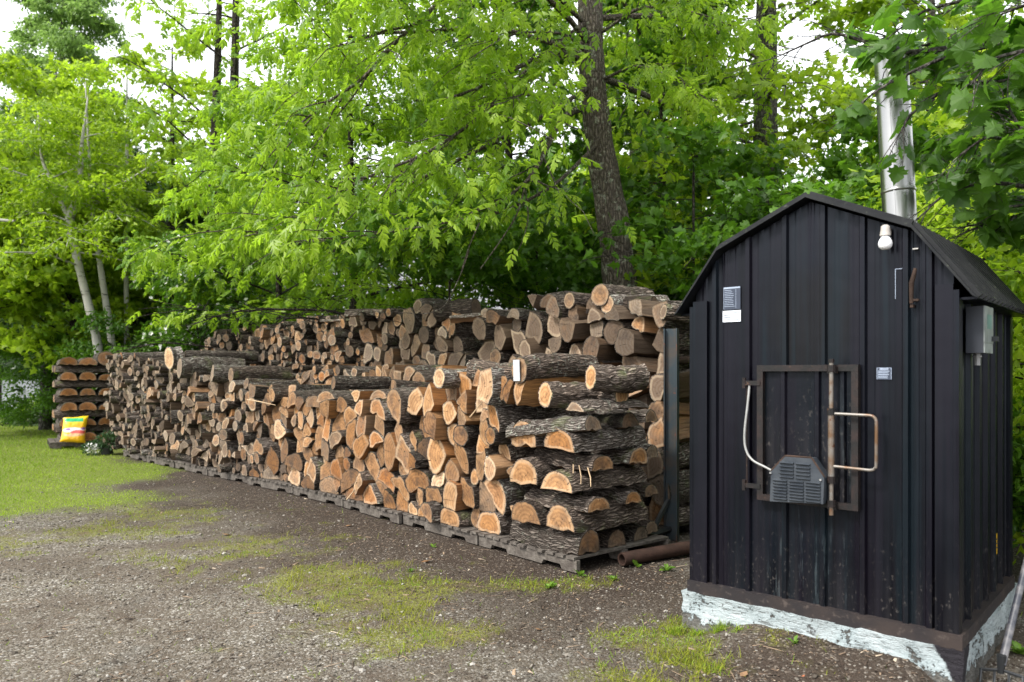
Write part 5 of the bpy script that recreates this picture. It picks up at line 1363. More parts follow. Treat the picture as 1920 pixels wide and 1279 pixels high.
def make_tree(name, label, trunks, leafmat, barkmat, tmpl, size, nlimb, t0, reach, nsec, nleaf, droop=.25, rise=.35, bias=None, custom=(), group=None, cat='tree', seed=0, flat=.8, shape=None, secl=.4, leafdroop=.2, sides=10, hide=None, scat=.12):
    random.seed(seed + 100); r_ = np.random.default_rng(seed + 100)
    org = np.array([trunks[0][0][0], trunks[0][0][1], 0.])
    mb = MB(); LP, LD = [], []
    def twig(P, r0, leaves=True, k=4):
        mb.tube(P, np.linspace(r0, max(.003, r0 * .3), len(P)), k, cap=False)
    def leafy(P, n, a=0.15):
        for t_ in np.linspace(a, 1, n):
            q, d = interp(P, t_); LP.append(q); LD.append(d)
    def limb(P, r0, ns, nl, kk=6):
        mb.tube(P, np.linspace(r0, r0 * .22, len(P)), kk, cap=False)
        L = np.linalg.norm(np.diff(P, axis=0), axis=1).sum()
        for j in range(ns):
            t_ = .18 + .8 * (j + random.random() * .8) / ns; q, d = interp(P, min(t_, 1))
            sd = np.cross(d, UP); sd /= np.linalg.norm(sd) + 1e-9; sg = 1 if j % 2 else -1
            dd = d * random.uniform(.3, .9) + sd * sg * random.uniform(.6, 1.1) + UP * random.gauss(.05, .35 * (1.2 - flat))
            l2 = L * secl * random.uniform(.5, 1.1) * (1.15 - .6 * t_) + .25
            S_ = curve(q, dd, l2, 5, droop * .9, .1); twig(S_, r0 * .22 + .003)
            leafy(S_, nl)
            for m in range(2):
                q2, d2 = interp(S_, random.uniform(.3, .9)); s2 = np.cross(d2, UP) * random.choice((-1, 1))
                T_ = curve(q2, d2 * .6 + s2 + UP * random.gauss(0, .25), l2 * random.uniform(.35, .55), 4, droop, .1); leafy(T_, max(2, int(nl * .5)), .3)
        leafy(P, max(3, nl), .55)
    for T_ in trunks:
        T_ = np.array(T_, float); n_ = len(T_)
        tt = np.linspace(0, n_ - 1, n_ * 5); PP = np.stack([np.interp(tt, np.arange(n_), T_[:, i]) for i in range(4)], 1)
        PP[1:-1] = (PP[:-2] + PP[1:-1] * 2 + PP[2:]) / 4
        PP[:, 3] *= 1 + .04 * np.sin(np.arange(len(PP)) * 1.7 + seed)
        PP[0, 3] *= 1.25
        mb.tube(PP[:, :3], PP[:, 3], sides, cap=True)
        nl_ = max(3, nlimb // len(trunks))
        for k in range(nl_):
            f = t0 + (1 - t0) * (k + random.random()) / nl_; q, d = interp(PP[:, :3], f); r0 = np.interp(f, np.linspace(0, 1, len(PP)), PP[:, 3])
            az = k * 2.4 + random.uniform(-.4, .4) + seed
            if bias and random.random() < bias[1]: az = bias[0] + random.gauss(0, .7)
            sh = (shape(f) if shape else (1 - .65 * (f - t0) / (1 - t0)))
            L = reach * sh * random.uniform(.75, 1.15)
            B_ = curve(q, np.array([math.cos(az), math.sin(az), rise + random.gauss(0, .15)]), max(.5, L), 8, droop, .07)
            limb(B_, min(r0 * .38, .009 + L * .0075), max(3, int(nsec * (L / reach) ** .7)), nleaf)
    for P, r0, ns, nl in custom:
        P = np.array(P, float); tt = np.linspace(0, len(P) - 1, len(P) * 3); P = np.stack([np.interp(tt, np.arange(len(P)), P[:, i]) for i in range(3)], 1); P[1:-1] = (P[:-2] + P[1:-1] * 2 + P[2:]) / 4
        if ns: limb(P, r0, ns, nl)
        else: mb.tube(P, np.linspace(r0, max(.004, r0 * .4), len(P)), 6, cap=False)
    tr = empty(name, org); tag(tr, label, cat, group)
    mb.build('trunk', barkmat, tr, 180, None); tr.children[-1].data.transform(__import__('mathutils').Matrix.Translation(-Vector(org)))
    LP, LD = np.array(LP), np.array(LD)
    n = len(LP)
    LP = LP + r_.normal(0, scat, (n, 3)) * size
    if hide is not None:
        ok = ~hide(LP); LP, LD = LP[ok], LD[ok]; n = len(LP)
    ax = LD * .7 + r_.normal(0, .6, (n, 3)) + np.array([0, 0, -leafdroop]); nr = np.tile(UP, (n, 1)) + r_.normal(0, .35, (n, 3))
    V, T, tn = scatter(tmpl[0], tmpl[1], LP - org, ax, nr, size * r_.uniform(.7, 1.2, n), np.clip(r_.normal(.45, .2, n) + 1.1 * (fbm(LP[:, 0] * 1.3 + 7, LP[:, 2] * 1.6 + LP[:, 1], 5 + seed) - .5), 0, 1))
    link(bpy.data.objects.new('crown', tri_mesh('crown', V, T, leafmat, {'tint': ('FLOAT', tn)})), tr)
    TREEN.append((name, n, len(T)))
    return tr
TREEN = []
# keep low boughs off the stacks and the shed
def off_stack(P):
    x, y, z = P[:, 0], P[:, 1], P[:, 2]
    b = np.zeros(len(P), bool)
    for i in range(4):
        a, c = PL[i], PL[i + 1]; d = (c - a) / SEG[i]; n = np.array([d[1], -d[0]])
        tt = (x - a[0]) * d[0] + (y - a[1]) * d[1]; nn = (x - a[0]) * n[0] + (y - a[1]) * n[1]
        b |= (tt > -.3) & (tt < SEG[i] + .2) & (nn > -1.0) & (nn < 2.4) & (z < 2.5)
    sx, sy = (x - SA[0]) * U[0] + (y - SA[1]) * U[1], (x - SA[0]) * Vd[0] + (y - SA[1]) * Vd[1]
    b |= (sx > -.3) & (sx < W + .3) & (sy > -1) & (sy < D + .3) & (z < 2.75)
    # nothing hangs in front of the stacks' face below eye height, nor close to the lens
    b |= (z < 2.8) & (y < 12.5) & (x < 1.0) & (x > -9)
    b |= (y < 3.2)
    # the ash trunk stays bare on the side of the drive
    k = (x > .62 + .06 * (z - 3)) & (x < 1.6) & (y > 7.4) & (y < 10.6) & (z > 2) & (z < 7); h = np.sin(x * 91 + y * 57 + z * 73) * .5 + .5
    b |= k & (h < np.where(z < 4.6, .95, .72))
    return b
c3 = lambda *q: [pt(a, b, Y) for a, b, Y in q]
# the big ash behind the stack
tr_ash = [(1.62, 10.5, -.2, .30), (1.56, 10.5, 2.4, .245), (1.43, 10.5, 3.6, .225), (1.24, 10.5, 4.65, .195), (1.13, 10.5, 5.6, .18), (1.09, 10.5, 6.8, .17), (1.2, 10.5, 9, .14), (1.25, 10.5, 12, .07), (1.3, 10.6, 14, .02)]
cust = [
 (c3((1090, 203, 10.4), (1060, 215, 10), (1035, 255, 9.7), (1010, 310, 9.4), (985, 345, 9.2), (930, 385, 9), (880, 400, 8.8)), .05, 8, 7),
 (c3((985, 345, 9.2), (972, 400, 9.0), (940, 450, 8.9), (900, 505, 8.8)), .013, 0, 0),
 (c3((985, 355, 9.2), (992, 410, 9.1), (978, 460, 9.0), (950, 500, 9.0)), .010, 0, 0),
 (c3((930, 385, 9.0), (900, 415, 8.9), (880, 460, 8.8), (866, 505, 8.8)), .014, 0, 0),
 (c3((880, 470, 8.8), (862, 520, 8.8), (835, 575, 8.6), (800, 590, 8.5), (740, 585, 8.5)), .007, 0, 0),
 (c3((1085, 110, 10.4), (1050, 98, 10.1), (1010, 108, 9.8), (975, 125, 9.6), (900, 165, 9.2), (820, 190, 8.8)), .05, 11, 8),
 (c3((1100, -300, 10.5), (960, -140, 10), (850, -20, 9.4), (740, 80, 9), (680, 150, 8.9), (600, 200, 8.8), (520, 270, 8.7)), .04, 14, 9),
 (c3((1100, -260, 10.5), (1000, -110, 10), (870, 0, 9.3), (800, 45, 9), (700, 60, 8.8), (600, 110, 8.6)), .035, 14, 9),
 (c3((1100, 40, 10.4), (1000, 120, 9.6), (900, 220, 9), (800, 290, 8.6), (690, 330, 8.4), (600, 380, 8.4)), .035, 16, 9),
 (c3((1120, 270, 10.4), (1040, 350, 9.6), (940, 400, 9.2), (820, 420, 8.9), (700, 440, 8.8), (560, 455, 8.8)), .028, 14, 9),
 (c3((1110, 160, 10.4), (1000, 230, 10), (860, 300, 10), (700, 380, 10), (560, 420, 10.2), (430, 450, 10.4)), .035, 16, 9),
 (c3((1130, 150, 10.4), (1190, 120, 10), (1260, 140, 9.6), (1330, 190, 9.3)), .026, 11, 8),
 (c3((1130, 60, 10.4), (1200, 10, 10), (1300, 20, 9.5), (1400, 60, 9.2)), .026, 11, 8),
 (c3((1120, 120, 10.6), (1060, 60, 9.6), (960, 60, 9.0), (880, 110, 8.6)), .026, 11, 8),
 (c3((1110, 200, 10.5), (1060, 210, 9.4), (990, 170, 8.8), (930, 200, 8.4)), .022, 10, 8),
]
make_tree('ash_tree', 'large lichen-spotted ash rising behind the tall stack, drooping bright boughs', [tr_ash], M['ash'], M['ashbark'], ASH, .225, 28, .5, 4.6, 14, 9, .28, .2, (R(215), .4), cust, None, 'tree', 1, .85, lambda f: 1.1 - .9 * max(0, (f - .6) / .4) ** 2, hide=off_stack, sides=18)
# second, grey trunk toward the shed
make_tree('maple_tree', 'tall straight grey-barked maple standing behind the shed roof ridge', [[(4.55, 13.2, -.2, .27), (4.5, 13.2, 3, .23), (4.48, 13.2, 6, .21), (4.5, 13.2, 9, .16), (4.5, 13.2, 13, .04)]], M['maple_far'], M['greybark'], MAPC, .30, 26, .25, 4.0, 10, 5, .3, .15, (R(250), .35), (), None, 'tree', 2, .8, hide=off_stack, sides=14)
# double stem further back
make_tree('ash_tree', 'thin double-stemmed dark tree far behind the middle of the stacks', [[(-6.75, 17, -.2, .2), (-6.75, 17, 3.0, .17), (-6.8, 17, 5.6, .13), (-6.7, 17, 8.5, .08), (-6.6, 17, 13, .02)], [(-6.78, 17, 5.2, .09), (-6.35, 17, 7, .1), (-6.3, 17, 9, .09), (-6.2, 17, 14, .03)]], M['ash'], M['darkbark'], ASH2, .34, 20, .3, 3.0, 6, 3, .15, .5, None, (), None, 'tree', 3, .6)
# birches on the lawn edge
bx = lambda a, b, Y: tuple(pt(a, b, Y))
g1 = 'birches on the lawn edge'
make_tree('birch_tree', 'white birch with a leaning forked trunk rising behind the separate crossed stack', [[(*bx(195, 850, 16.6)[:2], -.1, .10), (*bx(185, 650, 16.5), .093), (*bx(163, 560, 16.5), .086), (*bx(148, 500, 16.5), .08), (*bx(128, 412, 16.5), .10), (*bx(150, 365, 16.5), .075), (*bx(152, 280, 16.5), .04), (*bx(165, 180, 16.5), .015)], [(*bx(132, 415, 16.5), .05), (*bx(105, 360, 16.4), .045), (*bx(78, 300, 16.4), .03), (*bx(70, 200, 16.4), .012)]],
          M['maple_far'], M['birch'], CLUS, .34, 16, .35, 2.4, 7, 4, .3, .3, None, [(c3((150, 385, 16.5), (190, 360, 16.2), (230, 345, 16), (300, 300, 16)), .05, 6, 4)], g1, 'birch', 4, .8, leafdroop=.2)
make_tree('birch_tree', 'slimmer birch close beside the leaning forked birch', [[(*bx(218, 850, 17)[:2], -.1, .09), (*bx(210, 640, 17), .08), (*bx(195, 545, 17), .07), (*bx(178, 430, 17), .055), (*bx(170, 360, 17), .04), (*bx(160, 150, 17), .012)]], M['maple_far'], M['birch'], CLUS, .34, 14, .5, 2.2, 7, 4, .3, .3, None, (), g1, 'birch', 5, .8)
make_tree('birch_tree', 'thin straight birch between the leaning birch and the white-flowering shrub', [[(*bx(238, 850, 18)[:2], -.1, .06), (*bx(237, 600, 18), .055), (*bx(236, 420, 18), .05), (*bx(238, 330, 18), .04), (*bx(238, 120, 18), .012)]], M['maple_far'], M['birch'], CLUS, .34, 14, .5, 2.0, 7, 4, .3, .3, None, (), g1, 'birch', 6, .8)
make_tree('birch_tree', 'birch at the lawn side whose pale crooked bough hangs over the grass', [[(-13.9, 17, -.1, .2), (-13.9, 17, 4, .17), (-14.1, 17, 8, .1), (-14.2, 17, 11, .03)]], M['maple_far'], M['birch'], CLUS, .36, 18, .25, 3.0, 8, 4, .25, .3, None, [([(-13.9, 17, 5.6), (-12.6, 16.4, 5.3), (-11.4, 16.2, 4.85), (-10.8, 16.2, 4.8)], .07, 0, 0)], g1, 'birch', 7, .8)
# broadleaf trees behind
gB = 'broadleaf trees behind the stacks'
def tree(kind, label, x, y, h, r, mat, bark, tm, size, nl, reach, ns, nlf, seed, t0=.15, **k):
    dx, dy = random.uniform(-.3, .3), random.uniform(-.3, .3)
    return make_tree(kind, label, [[(x, y, -.2, r), (x + dx * .4, y, h * .35, r * .85), (x + dx, y + dy, h * .7, r * .5), (x + dx, y + dy, h, .02)]], M[mat], M[bark], tm, size, nl, t0, reach, ns, nlf, k.pop('droop', .22), k.pop('rise', .35), None, (), k.pop('group', gB), 'tree', seed, k.pop('flat', .75), sides=8, **k)
tree('maple_tree', 'spreading light green maple beyond the lawn corner', -12.5, 20, 9.6, .16, 'maple_far', 'greybark', MAPC, .34, 34, 3.6, 11, 5, 11, .34)
tree('maple_tree', 'light green maple above the birches', -9.0, 19.5, 10.0, .14, 'maple_far', 'darkbark', MAPC, .34, 22, 3.2, 10, 5, 12, .12)
tree('poplar_tree', 'tall bluish-green poplar topping the treeline beyond the lawn', -16.8, 28, 17.5, .25, 'bluegreen', 'greybark', CLUS, .42, 60, 3.2, 10, 7, 13, .3, flat=.4)
tree('maple_tree', 'maple with low boughs behind the far end of the stacks', -6.2, 19.0, 7.0, .12, 'maple_far', 'darkbark', MAPC, .34, 26, 2.8, 10, 5, 14, .08)
tree('ash_tree', 'young ash arching over the middle of the tall stack', -2.6, 12.6, 8.0, .09, 'ash', 'darkbark', ASH, .24, 32, 3.2, 12, 8, 15, .22, hide=off_stack)
tree('ash_tree', 'young ash behind the far half of the tall stack', -4.6, 14.8, 7.0, .08, 'ash', 'darkbark', ASH2, .26, 30, 3.0, 12, 7, 16, .2, hide=off_stack)
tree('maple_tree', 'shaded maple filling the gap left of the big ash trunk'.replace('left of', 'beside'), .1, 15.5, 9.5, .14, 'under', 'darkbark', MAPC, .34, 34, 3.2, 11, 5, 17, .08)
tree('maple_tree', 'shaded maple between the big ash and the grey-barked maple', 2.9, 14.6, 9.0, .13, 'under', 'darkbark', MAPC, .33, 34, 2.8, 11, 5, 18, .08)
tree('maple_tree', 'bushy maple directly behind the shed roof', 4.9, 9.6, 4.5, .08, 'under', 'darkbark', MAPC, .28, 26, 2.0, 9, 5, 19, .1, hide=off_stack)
tree('maple_tree', 'broad maple behind the steel chimney', 7.4, 13.0, 10.0, .15, 'maple_far', 'greybark', MAPC, .32, 34, 3.4, 10, 5, 20, .1)
tree('maple_tree', 'bright maple beyond the shed side', 9.2, 12.0, 6.5, .12, 'maple_far', 'greybark', MAPC, .32, 30, 3.0, 10, 5, 21, .05)
tree('maple_tree', 'distant maple between house and shed', 3.8, 24, 13, .2, 'maple_far', 'greybark', MAPC, .45, 34, 4.4, 10, 5, 22, .15)
tree('maple_tree', 'distant tree behind the house ridge', -3.0, 33, 15, .22, 'under', 'greybark', CLUS, .6, 36, 5.0, 10, 5, 23, .15)
tree('maple_tree', 'distant tree beyond the chimney', 13.5, 22, 12, .2, 'maple_far', 'greybark', CLUS, .55, 34, 4.6, 10, 5, 25, .12)
tree('hemlock_tree', 'dark hemlock with low boughs beyond the lawn fence', -16.6, 30, 11, .2, 'hemlock', 'darkbark', HEM, .6, 60, 3.8, 10, 6, 26, .1, rise=.0, droop=.2, flat=.95)
tree('hemlock_tree', 'dark hemlock behind the birches', -12.3, 24, 8, .2, 'hemlock', 'darkbark', HEM, .55, 60, 3.4, 10, 6, 27, .03, rise=.0, droop=.2, flat=.95)
tree('hemlock_tree', 'dark hemlock between the birches and the house', -8.4, 22, 7, .18, 'hemlock', 'darkbark', HEM, .5, 54, 3.0, 10, 6, 28, .03, rise=.0, droop=.2, flat=.95)
tree('hemlock_tree', 'dark hemlock at the outer edge of the lawn', -21.5, 30, 11, .22, 'hemlock', 'darkbark', HEM, .6, 60, 3.8, 10, 6, 29, .2, rise=.0, droop=.2, flat=.95)
tree('maple_tree', 'young light green maple with layered low boughs standing behind the birches', -10.9, 18.6, 6.6, .09, 'maple_far', 'darkbark', MAPC, .3, 34, 2.4, 11, 6, 61, .3, flat=.9)
tree('maple_tree', 'young maple overhanging the lawn before the dark hemlocks', -12.6, 18.0, 6.0, .09, 'maple_far', 'darkbark', MAPC, .3, 30, 2.6, 11, 6, 62, .45, flat=.9, droop=.12)
# understorey saplings
gS = 'saplings in the shade behind the stacks'
sap = [(-3.2, 13.2, 3.2, 'ash', ASH2, 'sapling just behind the middle of the tall stack'), (-.9, 10.8, 3.6, 'under', MAPC, 'maple sapling behind the tall stack under the drooping twigs'), (.6, 11.8, 4.0, 'under', MAPC, 'maple sapling close behind the big ash trunk'), (2.6, 10.2, 4.2, 'under', MAPC, 'maple sapling between the ash trunk and the shed'), (3.2, 8.7, 3.4, 'under', MAPC, 'maple sapling just behind the shed eave'), (4.0, 11.5, 4.4, 'under', MAPC, 'maple sapling behind the rack post'),
       (5.2, 7.6, 3.4, 'maple_far', CLUS, 'bright bushy sapling at the back corner of the shed'), (4.3, 5.9, 2.6, 'maple_far', CLUS, 'bright leafy sapling beside the shed side wall'), (6.0, 9.0, 4.4, 'maple_far', MAPC, 'bright sapling behind the roof slope'), (-5.6, 15.9, 2.6, 'under', CLUS, 'low sapling behind the far part of the stacks'), (1.4, 13.5, 5., 'under', MAPC, 'taller shaded sapling behind the big ash'), (-11.5, 19, 2.6, 'under', CLUS, 'low sapling behind the separate crossed stack')]
for k, (x, y, h, mt, tm, lb_) in enumerate(sap):
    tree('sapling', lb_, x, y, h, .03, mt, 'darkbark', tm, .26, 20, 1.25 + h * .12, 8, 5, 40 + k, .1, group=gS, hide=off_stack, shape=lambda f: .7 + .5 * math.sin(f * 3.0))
# flowering shrub
def shrub(label, x, y, h, w, mat, tm, size, seed, group=None, flowers=0, name='shrub'):
    st = []
    random.seed(seed)
    for i in range(7):
        a = i * .9 + random.random(); st.append([(x + .1 * math.cos(a), y + .1 * math.sin(a), -.1, .03), (x + w * .35 * math.cos(a), y + w * .35 * math.sin(a), h * .55, .02), (x + w * .6 * math.cos(a), y + w * .6 * math.sin(a), h * random.uniform(.8, 1.), .008)])
    o = make_tree(name, label, st, M[mat], M['darkbark'], tm, size, 49, .2, w * .55, 5, 5, .2, .4, None, (), group, 'shrub', seed, .4, lambda f: 1.1 - .4 * f, sides=5)
    if flowers:
        cr = [c for c in o.children if c.name.startswith('crown')][0].data; n = len(cr.vertices); co = np.empty(n * 3, np.float32); cr.vertices.foreach_get('co', co); co = co.reshape(-1, 3)
        q = co[np.random.default_rng(seed).integers(0, n, flowers)].astype(float) + rng.normal(0, .03, (flowers, 3))
        V, T, tn = scatter(fV, fF, q, rng.normal(0, 1, (flowers, 3)), np.tile([.1, -.8, .5], (flowers, 1)) + rng.normal(0, .4, (flowers, 3)), rng.uniform(.02, .04, flowers), rng.random(flowers))
        link(bpy.data.objects.new('blossoms', tri_mesh('blossoms', V, T, M['petal'], {'tint': ('FLOAT', tn)})), o)
    return o
shrub('tall shrub flecked with small white blossoms behind the far half of the stacks', *pt(415, 700, 16.2)[:2], 4.6, 2.0, 'under', CLUS, .3, 70, None, 1500, 'flowering_shrub')
shrub('low dark shrub behind the far end of the stacks', *pt(300, 700, 17.5)[:2], 2.6, 1.8, 'under', CLUS, .3, 71)
shrub('leafy shrub in front of the lawn fence', *pt(150, 700, 25)[:2], .8, 1.2, 'under', CLUS, .26, 72)
shrub('pale leafy shrub in the border bed', *pt(104, 700, 23.4)[:2], .45, .6, 'maple_far', CLUS, .22, 73)
shrub('dense green shrub beyond the side wall of the shed', 5.6, 6.6, 2.2, 1.5, 'maple_far', CLUS, .26, 74)
shrub('low green shrub beside the shed back corner', 4.3, 5.2, 1.1, 1.0, 'under', CLUS, .22, 75)
shrub('low shade shrub behind the rack post', 2.7, 8.0, 1.3, 1.2, 'under', CLUS, .24, 76)
# undergrowth below the trees
x = rng.uniform(-26, 16, 9000); y = rng.uniform(8, 36, 9000); ok = (lawn_mask(x, y) < .3) & ~blocked(x, y) & (y > 12.2 - .9 * x) | (y > 25.5); ok &= ~blocked(x, y); ok &= ~((x < -13) & (y < 29)); x, y = x[ok], y[ok]; n = len(x)
V, T, tn = scatter(CLUS[0], CLUS[1], np.stack([x, y, rng.uniform(.02, .5, n)], 1), rng.normal(0, 1, (n, 3)), np.tile(UP, (n, 1)) + rng.normal(0, .3, (n, 3)), rng.uniform(.35, .7, n), rng.random(n))
tag(link(bpy.data.objects.new('undergrowth', tri_mesh('undergrowth', V, T, M['under'], {'tint': ('FLOAT', tn)}))), 'leafy undergrowth on the forest floor behind the stacks', 'undergrowth', kind='stuff')
# far wood closing the view
r2 = np.random.default_rng(99); n = 15000
a = r2.uniform(-.95, .95, n); Yf = r2.uniform(40, 58, n); x = a * Yf; top = 11 + 5 * fbm(x * .12, Yf * 0 + 3, 91) - 3.4 * (np.abs(a + .27) < .09) - 6 * (a < -.62); z = top * r2.random(n) ** .8
V, T, tn = scatter(CLUS[0], CLUS[1], np.stack([x, Yf, z], 1), r2.normal(0, 1, (n, 3)), np.tile(UP, (n, 1)) + r2.normal(0, .5, (n, 3)), r2.uniform(.9, 1.7, n), r2.random(n))
tag(link(bpy.data.objects.new('far_woods', tri_mesh('far_woods', V, T, M['under'], {'tint': ('FLOAT', tn)}))), 'far-off wood closing the view behind the house', 'woods', kind='stuff')

# the maple whose boughs reach in over the shed
def lobed():
    out = [(0, 0), (-.10, .10), (-.16, .30), (.0, .27), (.07, .36), (.02, .56), (.20, .48), (.26, .60), (.33, .46), (.36, .34), (.48, .42), (.58, .36), (.66, .26), (.76, .22), (.84, .1), (1.05, 0)]
    a = out + [(x_, -y_) for x_, y_ in out[-2:0:-1]]
    V = np.array([(x_, y_, -.16 * abs(y_) - .16 * x_ * x_ + .02 * math.sin(9 * x_ + 5 * y_)) for x_, y_ in a] + [(.33, 0, .05)]); n = len(a)
    return V, np.array([[n, i, (i + 1) % n] for i in range(n)])
LOB = lobed()
random.seed(77)
org = np.array([4.6, 3.6, 0]); mt = empty('maple_tree', org); tag(mt, 'maple whose boughs with big lobed leaves, darkened as if backlit, hang over the shed chimney', 'tree', None)
mb = MB(); mb.tube([(4.6, 3.6, -.2), (4.62, 3.65, 2), (4.7, 3.7, 5), (4.7, 3.8, 8)], [.24, .2, .17, .08], 12)
LP, LD = [], []
boughs = [c3((2300, 60, 3.7), (2050, 60, 3.9), (1900, 75, 4.0), (1760, 110, 4.05), (1650, 165, 4.1), (1600, 205, 4.1)),
          c3((2250, 260, 3.8), (2050, 190, 4.0), (1900, 150, 4.2), (1780, 160, 4.3), (1700, 220, 4.3), (1690, 250, 4.3)),
          c3((2250, 400, 3.7), (2050, 330, 3.7), (1930, 270, 3.8), (1850, 255, 3.8), (1800, 290, 3.9)),
          c3((2300, 150, 3.5), (2080, 110, 3.4), (1940, 90, 3.5), (1860, 110, 3.6), (1820, 160, 3.6)),
          c3((2250, -100, 3.8), (2000, -60, 4.0), (1850, -10, 4.1), (1730, 20, 4.1), (1680, 60, 4.2)),
          c3((2300, 470, 3.9), (2080, 400, 3.9), (1930, 350, 4.0), (1840, 340, 4.1), (1770, 365, 4.15), (1740, 390, 4.2)),
          c3((2250, -20, 3.4), (2050, 0, 3.4), (1920, 10, 3.5), (1870, 30, 3.6)),
          c3((2200, 330, 3.5), (2020, 300, 3.5), (1930, 270, 3.55), (1890, 200, 3.6)),
          c3((2200, 330, 4.2), (2040, 300, 4.2), (1940, 290, 4.3), (1860, 310, 4.4), (1790, 330, 4.5)),
          c3((2200, 440, 4.3), (2050, 400, 4.3), (1950, 380, 4.3), (1880, 390, 4.4), (1830, 400, 4.5)),
          c3((2200, 250, 4.6), (2040, 210, 4.6), (1930, 200, 4.6), (1830, 230, 4.7), (1770, 270, 4.8)),
          c3((2050, 420, 4.4), (1930, 400, 4.4), (1850, 420, 4.5), (1800, 440, 4.5)),
          c3((1900, 75, 4.0), (1700, 100, 4.3), (1560, 60, 4.6), (1450, 110, 4.8)),
          c3((2300, 100, 4.6), (2000, 40, 4.6), (1820, 60, 4.7), (1720, 90, 4.7), (1640, 60, 4.7))]
for P in boughs:
    tt = np.linspace(0, len(P) - 1, 22); P = np.array(P); P = np.stack([np.interp(tt, np.arange(len(P)), P[:, i]) for i in range(3)], 1); P[1:-1] = (P[:-2] + 2 * P[1:-1] + P[2:]) / 4
    st = np.array([4.65, 3.65, P[0, 2] + .1]); mb.tube(np.vstack([st, P]), np.concatenate([[.03], np.linspace(.018, .004, len(P))]), 6, cap=False)
    for k in range(17):
        t_ = .02 + .98 * (k + random.random()) / 17; q, d = interp(P, min(1, t_)); sd = np.cross(d, UP) * (1 if k % 2 else -1)
        S_ = curve(q, d * .7 + sd * random.uniform(.3, 1) + UP * random.gauss(-.05, .25), random.uniform(.12, .34), 4, .25, .12); mb.tube(S_, [.004, .0032, .0028, .002], 4, cap=False)
        for m in range(5):
            q2, d2 = interp(S_, random.uniform(.35, 1)); az = random.uniform(0, 6.28); pd = np.array([math.cos(az), math.sin(az), random.uniform(-.8, .3)]) * .8 + d2 * .5; pd /= np.linalg.norm(pd)
            e_ = q2 + pd * random.uniform(.03, .07); mb.tube([q2, e_], .0016, 3, cap=False); LP.append(e_); LD.append(pd + np.array([0, 0, -.45]))
mb.build('trunk', M['greybark'], mt, 180); mt.children[-1].data.transform(__import__('mathutils').Matrix.Translation(-Vector(org)))
LP, LD = np.array(LP), np.array(LD); sx_ = (LP[:, 0] - SA[0]) * U[0] + (LP[:, 1] - SA[1]) * U[1]; sy_ = (LP[:, 0] - SA[0]) * Vd[0] + (LP[:, 1] - SA[1]) * Vd[1]; ok = ~((sx_ > -.2) & (sx_ < W + .2) & (sy_ > -.35) & (sy_ < D + .3) & (LP[:, 2] < np.interp(sx_, [-.09, .17, W / 2, W - .17, W + .09], [1.9, 2.25, 2.5, 2.25, 1.9]) + .25)); ok &= LP[:, 0] / LP[:, 1] > .44; fl = (LP[:, 0] > 2.0 + .0 * LP[:, 1]) & (LP[:, 0] < 2.36) & (LP[:, 2] < 3.25); ok &= ~(fl & (rng.random(len(LP)) < .8)); LP, LD = LP[ok], LD[ok]; n = len(LP)
V, T, tn = scatter(LOB[0], LOB[1], LP - org, LD + rng.normal(0, .25, (n, 3)), np.tile([0., -.1, 1.], (n, 1)) + rng.normal(0, .45, (n, 3)), rng.uniform(.075, .135, n), rng.random(n))
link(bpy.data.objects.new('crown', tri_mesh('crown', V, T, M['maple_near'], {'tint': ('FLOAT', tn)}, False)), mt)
print('LEAVES', sum(q[1] for q in TREEN), 'tris', sum(q[2] for q in TREEN), 'near', n)

# ------------------------------------------------------------------ house, fence, border
M['shingle'] = None
t = NT('grey_roof_shingles'); p = t.obj(); br = t.n('ShaderNodeTexBrick'); t.l(t.scalev(p, 1, 1, 1), br.inputs[0]); br.inputs['Scale'].default_value = 4
c = t.mix(t.mapr(t.noise(p, 9, 4), .3, .7), (.16, .16, .18), (.27, .27, .30)); t.bsdf(c, .85); M['shingle'] = t.m
M['siding'] = simple('grey_siding', (.34, .35, .38), .7, var=.08); M['trim'] = simple('white_trim', (.7, .7, .7), .6, var=.05); M['glass'] = simple('dark_glass', (.03, .035, .04), .1)
hs = empty('house', (-1.0, 26, 0)); tag(hs, 'grey house with shingled roof half hidden behind the trees', 'house')
b = MB(); b.box((-6, 0, 0), (6, 7, 3.3)); 
for k in range(16): b.box((-6.012, -.02, .1 + k * .2), (6.012, -.001, .1 + k * .2 + .185))
b.build('wall', M['siding'], hs)
b = MB(); b.prism([(-.45, 3.2), (3.5, 6.3), (7.45, 3.2), (7.45, 3.36), (3.5, 6.48), (-.45, 3.36)], (-6.4, 0, 0), (0, 1, 0), (0, 0, 1), (12.8, 0, 0)); b.build('roof', M['shingle'], hs)
b = MB(); b.prism([(0, 3.3), (3.5, 6.2), (7, 3.3)], (-6, 0, 0), (0, 1, 0), (0, 0, 1), (.05, 0, 0)); b.prism([(0, 3.3), (3.5, 6.2), (7, 3.3)], (5.95, 0, 0), (0, 1, 0), (0, 0, 1), (.05, 0, 0)); b.build('gable', M['siding'], hs)
for x_ in (-4.2, -1.2, 1.9, 4.4):
    b = MB(); b.box((x_ - .5, -.06, 1.0), (x_ + .5, -.025, 2.4)); w_ = b.build('window', M['trim'], hs); b = MB(); b.box((x_ - .42, -.066, 1.08), (x_ + .42, -.0605, 2.32)); b.build('pane', M['glass'], w_)
fn = empty('panel_fence', (-21.5, 28.6, 0)); tag(fn, 'white panel fence beyond the border bed at the lawn edge', 'fence')
